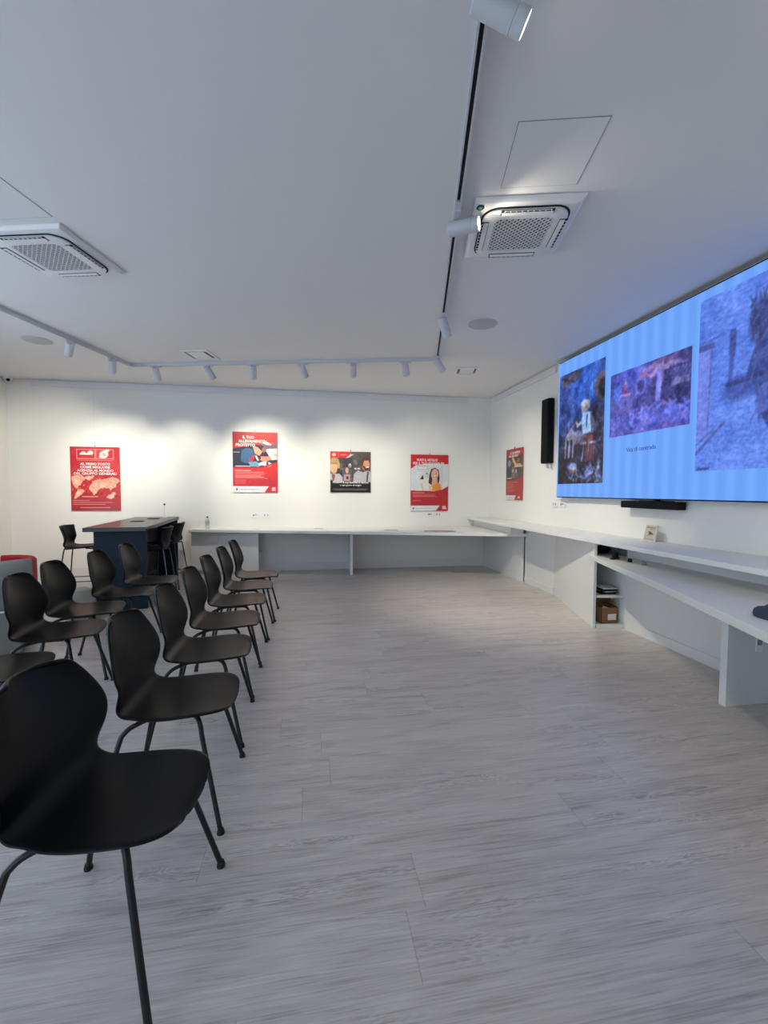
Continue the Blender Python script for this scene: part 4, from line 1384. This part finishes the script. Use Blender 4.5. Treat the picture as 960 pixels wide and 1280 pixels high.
# printed tile leaning on the wall above the counter
e = empty('printed_card', (3.07, 3.55, CT), -PI / 2 - 0.10, 'small beige card with a drawn bird leaning on the right wall below the screen', 'card')
c = Canvas(48, 50, (196, 188, 174))
c.noise(0.06, (8, 8))
c.line(0.15, 0.86, 0.85, 0.86, 0.03, (110, 100, 90), 0.7)
c.line(0.4, 0.76, 0.8, 0.76, 0.015, (130, 120, 110), 0.8)
c.ell(0.52, 0.5, 0.12, 0.10, (70, 60, 54)); c.ell(0.40, 0.58, 0.06, 0.05, (80, 70, 62)); c.line(0.48, 0.45, 0.32, 0.30, 0.02, (70, 60, 54)); c.line(0.6, 0.5, 0.76, 0.46, 0.05, (90, 80, 72))
c.line(0.12, 0.14, 0.85, 0.12, 0.02, (120, 110, 100), 0.7)
tl = Matrix.Rotation(math.radians(-12), 4, 'X')
o = obj('tile', xform(box(BM(), -0.075, 0.075, 0.0, 0.016, 0.0, 0.15), tl), M['paper'], e, bevel=0.003)
o = c.mesh('drawing', 0.144, 0.144, M['print'], e, -0.0006, 0.003)
o.matrix_local = tl

# things in and on the storage cabinet
e = empty('cardboard_box', (2.895, 3.882, 0.039), math.radians(0), 'open brown cardboard box with a white label on the bottom shelf', 'box')
bm = BM()
W2, D2, H2 = 0.090, 0.072, 0.150
for a in ((-W2, W2, -D2, -D2 + 0.004), (-W2, W2, D2 - 0.004, D2), (-W2, -W2 + 0.004, -D2, D2), (W2 - 0.004, W2, -D2, D2)):
    box(bm, a[0], a[1], a[2], a[3], 0, H2)
box(bm, -W2, W2, -D2, D2, 0, 0.004)
obj('carton', bm, M['card'], e)
bm = xform(box(BM(), -W2, W2, 0, 0.085, -0.002, 0.002), Matrix.Translation((0, D2, H2)) @ Matrix.Rotation(math.radians(115), 4, 'X'))
obj('flap', bm, M['card'], e)
bm = xform(box(BM(), -0.09, 0, -D2, D2, -0.002, 0.002), Matrix.Translation((W2, 0, H2)) @ Matrix.Rotation(math.radians(35), 4, 'Y'))
obj('flap', bm, M['card'], e)
obj('label_sticker', box(BM(), -0.02, 0.07, -D2 - 0.0012, -D2 - 0.0002, 0.03, 0.09), M['paper'], e)
bm = xform(box(BM(), -0.05, 0.03, -0.02, 0.06, 0.0, 0.004), Matrix.Translation((-0.01, -0.03, H2 - 0.03)) @ Matrix.Rotation(math.radians(-50), 4, 'Y'))
obj('paper_slip', bm, M['paper'], e)
e = empty('magazine_stack', (2.892, 3.90, 0.3235), 0, 'messy stack of magazines on the middle shelf of the open cabinet', 'magazines')
for k in range(6):
    bm = xform(box(BM(), -0.072 + 0.010 * (k % 3), 0.082 + 0.008 * (k % 2), -0.085, 0.085, 0.010 * k, 0.010 * k + 0.008), Matrix.Rotation(0.06 * ((k * 7) % 5 - 2), 4, 'Z'))
    obj('magazine', bm, M['paper'] if k in (2, 5) else M['dark'], e)
e = empty('wooden_ornament', (2.875, 4.06, 0.3235), 0, 'small brown wooden ornament behind the magazines in the cabinet', 'ornament')
obj('figure', lathe(BM(), [(0, 0), (0.035, 0), (0.03, 0.03), (0.022, 0.09), (0.034, 0.15), (0.026, 0.20), (0.0, 0.225)], 18), M['brown'], e, True)

bm = BM()
rg = []
for k in range(9):
    t = k / 8
    rr = 0.05 * math.sin(PI * min(0.97, max(0.04, t))) ** 0.6
    rg.append([(-0.11 + 0.22 * t, rr * 1.3 * math.cos(2 * PI * q / 14), 0.040 + rr * (0.75 + 0.1 * math.sin(5 * t)) * math.sin(2 * PI * q / 14)) for q in range(14)])
loft(bm, rg)
o = obj('pouch', bm, M['speaker'], None, True)
o.location = (2.925, 3.97, ZL)
o.rotation_euler = (0, 0, 0.5)
tag(o, 'soft black pouch in the dark corner between low desk and raised counter', 'pouch')
e = empty('tape_dispenser', (2.775, 3.60, ZL), 0.4, 'small black tape dispenser on the low desk near the cabinet', 'tape dispenser')
bm = lathe(BM(), [(0.016, -0.012), (0.033, -0.012), (0.035, 0.0), (0.033, 0.012), (0.016, 0.012)], 20)
obj('roll', xform(bm, Matrix.Translation((0, 0, 0.036)) @ Matrix.Rotation(PI / 2, 4, 'X')), M['dark'], e, True)
obj('body', box(BM(), -0.06, 0.05, -0.016, 0.016, 0, 0.016), M['dark'], e, bevel=0.004)
for (u, v, r, lab) in ((2.79, 3.43, 0.018, 'small dark round cap on low desk next to tape dispenser'), (2.80, 3.27, 0.017, 'small grey round cap on the low desk, right of the dark cap')):
    o = obj('bottle_cap', lathe(BM(), [(0, 0), (r, 0), (r, 0.026), (r - 0.003, 0.029), (0, 0.029)], 18), M['dark'] if 'dark round' in lab else M['socket_hole'], None, True)
    o.location = (u, v, ZL)
    tag(o, lab, 'cap')
# folded navy cloth at the right edge
bm = BM()
rg = []
for k, (z, sc_) in enumerate(((0, 1.0), (0.014, 1.03), (0.028, 0.98), (0.040, 0.85), (0.046, 0.6))):
    rg.append([((0.16 * math.cos(t) + 0.012 * math.sin(3 * t + k)) * sc_, (0.115 * math.sin(t) + 0.012 * math.cos(4 * t)) * sc_, z + 0.004 * math.sin(5 * t) * (k > 1)) for t in [2 * PI * q / 28 for q in range(28)]])
loft(bm, rg)
o = obj('folded_cloth', bm, M['navy_cloth'], None, True)
o.location = (2.30, 1.76, ZL)
o.rotation_euler = (0, 0, 0.9)
tag(o, 'folded navy cloth on the low desk at the right edge of the photo', 'cloth')

# ------------------------------------------------------------------ soft seating at the far left
e = empty('armchair', (-2.245, 3.86, 0), math.radians(25), 'boxy grey fabric armchair with pale base at the left edge', 'armchair')
obj('base', box(BM(), -0.92, 0.0, 0.0, 0.88, 0.03, 0.365), M['grey_fab2'], e, bevel=0.015)
obj('piping', box(BM(), -0.905, -0.012, -0.004, 0.884, 0.362, 0.376), M['paper'], e, bevel=0.004)
obj('seat_cushion', box(BM(), -0.74, 0.0, 0.155, 0.725, 0.374, 0.47), M['grey_fab'], e, bevel=0.03, seg=4)
for y0, zt in ((0.0, 0.625), (0.73, 0.58)):
    obj('armrest', box(BM(), -0.92, -0.02, y0, y0 + 0.15, 0.374, zt), M['grey_fab'], e, bevel=0.03, seg=4)
obj('backrest', box(BM(), -0.92, -0.75, 0.152, 0.728, 0.374, 0.72), M['grey_fab'], e, bevel=0.03, seg=4)
for x, y in ((-0.85, 0.06), (-0.07, 0.06), (-0.85, 0.82), (-0.07, 0.82)):
    obj('leg', lathe(BM(), [(0, 0), (0.02, 0), (0.024, 0.035), (0, 0.035)], 14, (x, y, 0)), M['rubber'], e, True)
bm = BM()
rg = []
for k in range(9):
    t = -1 + 2 * k / 8
    f = 0.05 * (1 - abs(t) ** 2.5) + 0.006
    rg.append([(0.20 * t, f * math.cos(a_), 0.11 * (1 - 0.12 * abs(t) ** 3) * math.copysign(abs(math.sin(a_)) ** 0.55, math.sin(a_))) for a_ in [2 * PI * q / 20 for q in range(20)]])
loft(bm, rg)
o = obj('cushion', bm, M['cushion'], None, True)
o.location = (-2.655, 4.335, 0.585)
o.rotation_euler = (math.radians(-20), math.radians(-5), math.radians(25))
tag(o, 'pale grey scatter cushion leaning inside the grey armchair', 'cushion')

e = empty('tub_chair', (-3.86, 6.05, 0), math.radians(-95), 'bright red upholstered tub chair behind the grey armchair', 'armchair')
bm = BM()
inn, out = [], []
n = 22
rings = []
for k in range(n + 1):
    a_ = math.radians(-20 + 220 * k / n)
    ro, ri = 0.46, 0.36
    cx, sy_ = math.cos(a_), math.sin(a_)
    rings.append([(ro * cx, ro * sy_, 0.03), (ro * cx, ro * sy_, 0.435), ((ro - 0.025) * cx, (ro - 0.025) * sy_, 0.465), ((ri + 0.025) * cx, (ri + 0.025) * sy_, 0.465), (ri * cx, ri * sy_, 0.44), (ri * cx, ri * sy_, 0.03)])
loft(bm, rings)
obj('shell', bm, M['red'], e, True)
obj('seat', lathe(BM(), [(0, 0.03), (0.352, 0.03), (0.354, 0.27), (0.335, 0.30), (0.0, 0.31)], 36), M['red'], e, True)
for k in range(4):
    a_ = PI / 4 + k * PI / 2
    obj('leg', lathe(BM(), [(0, 0), (0.02, 0), (0.024, 0.032), (0, 0.032)], 12, (0.3 * math.cos(a_), 0.3 * math.sin(a_), 0)), M['rubber'], e, True)
o = obj('pouf', lathe(BM(), [(0, 0), (0.135, 0), (0.14, 0.02), (0.125, 0.16), (0.10, 0.27), (0.085, 0.305), (0.05, 0.322), (0, 0.325)], 32), M['beige'], None, True)
o.location = (-2.30, 4.90, 0)
tag(o, 'small tapered beige pouf on the floor in front of the left bar stool', 'pouf')

# ------------------------------------------------------------------ daylight and camera
w = bpy.data.worlds.new('street_daylight')
scene.world = w
w.use_nodes = True
bg = w.node_tree.nodes['Background']
bg.inputs['Color'].default_value = (0.66, 0.81, 1.0, 1)
bg.inputs['Strength'].default_value = 3.8
for nm, loc, rot, sx_, sy_ in (('window_portal', (LW - 0.02, (WV0 + WV1) / 2, 1.41), (PI / 2, 0, -PI / 2), WV1 - WV0, 2.62),
                              ('door_portal', ((DU0 + DU1) / 2, FW - 0.02, 1.2), (PI / 2, 0, 0), DU1 - DU0, 2.4)):
    pl = bpy.data.lights.new(nm, 'AREA')
    pl.shape = 'RECTANGLE'
    pl.size, pl.size_y = sx_, sy_
    pl.cycles.is_portal = True
    po = bpy.data.objects.new(nm, pl)
    link(po)
    po.location = loc
    po.rotation_euler = rot

cd = bpy.data.cameras.new('camera')
cam = bpy.data.objects.new('camera', cd)
link(cam)
cd.sensor_fit = 'HORIZONTAL'
cd.sensor_width = 36
cd.lens = 36 * FPX / 960
cd.clip_start = 0.05
cam.matrix_world = Matrix.Translation((0, 0, CAM_H)) @ Matrix.Rotation(-YAW, 4, 'Z') @ Matrix.Rotation(PI / 2 - PITCH, 4, 'X') @ Matrix.Rotation(ROLL, 4, 'Z')
scene.camera = cam

scene.view_settings.view_transform = 'Standard'
scene.view_settings.look = 'None'
scene.view_settings.gamma = 1.0
scene.view_settings.exposure = 0.0
scene.view_settings.use_curve_mapping = False
scene.cycles.use_denoising = True
scene.cycles.max_bounces = 8
scene.cycles.diffuse_bounces = 5
scene.cycles.caustics_reflective = False
scene.cycles.caustics_refractive = False
scene.cycles.sample_clamp_indirect = 8
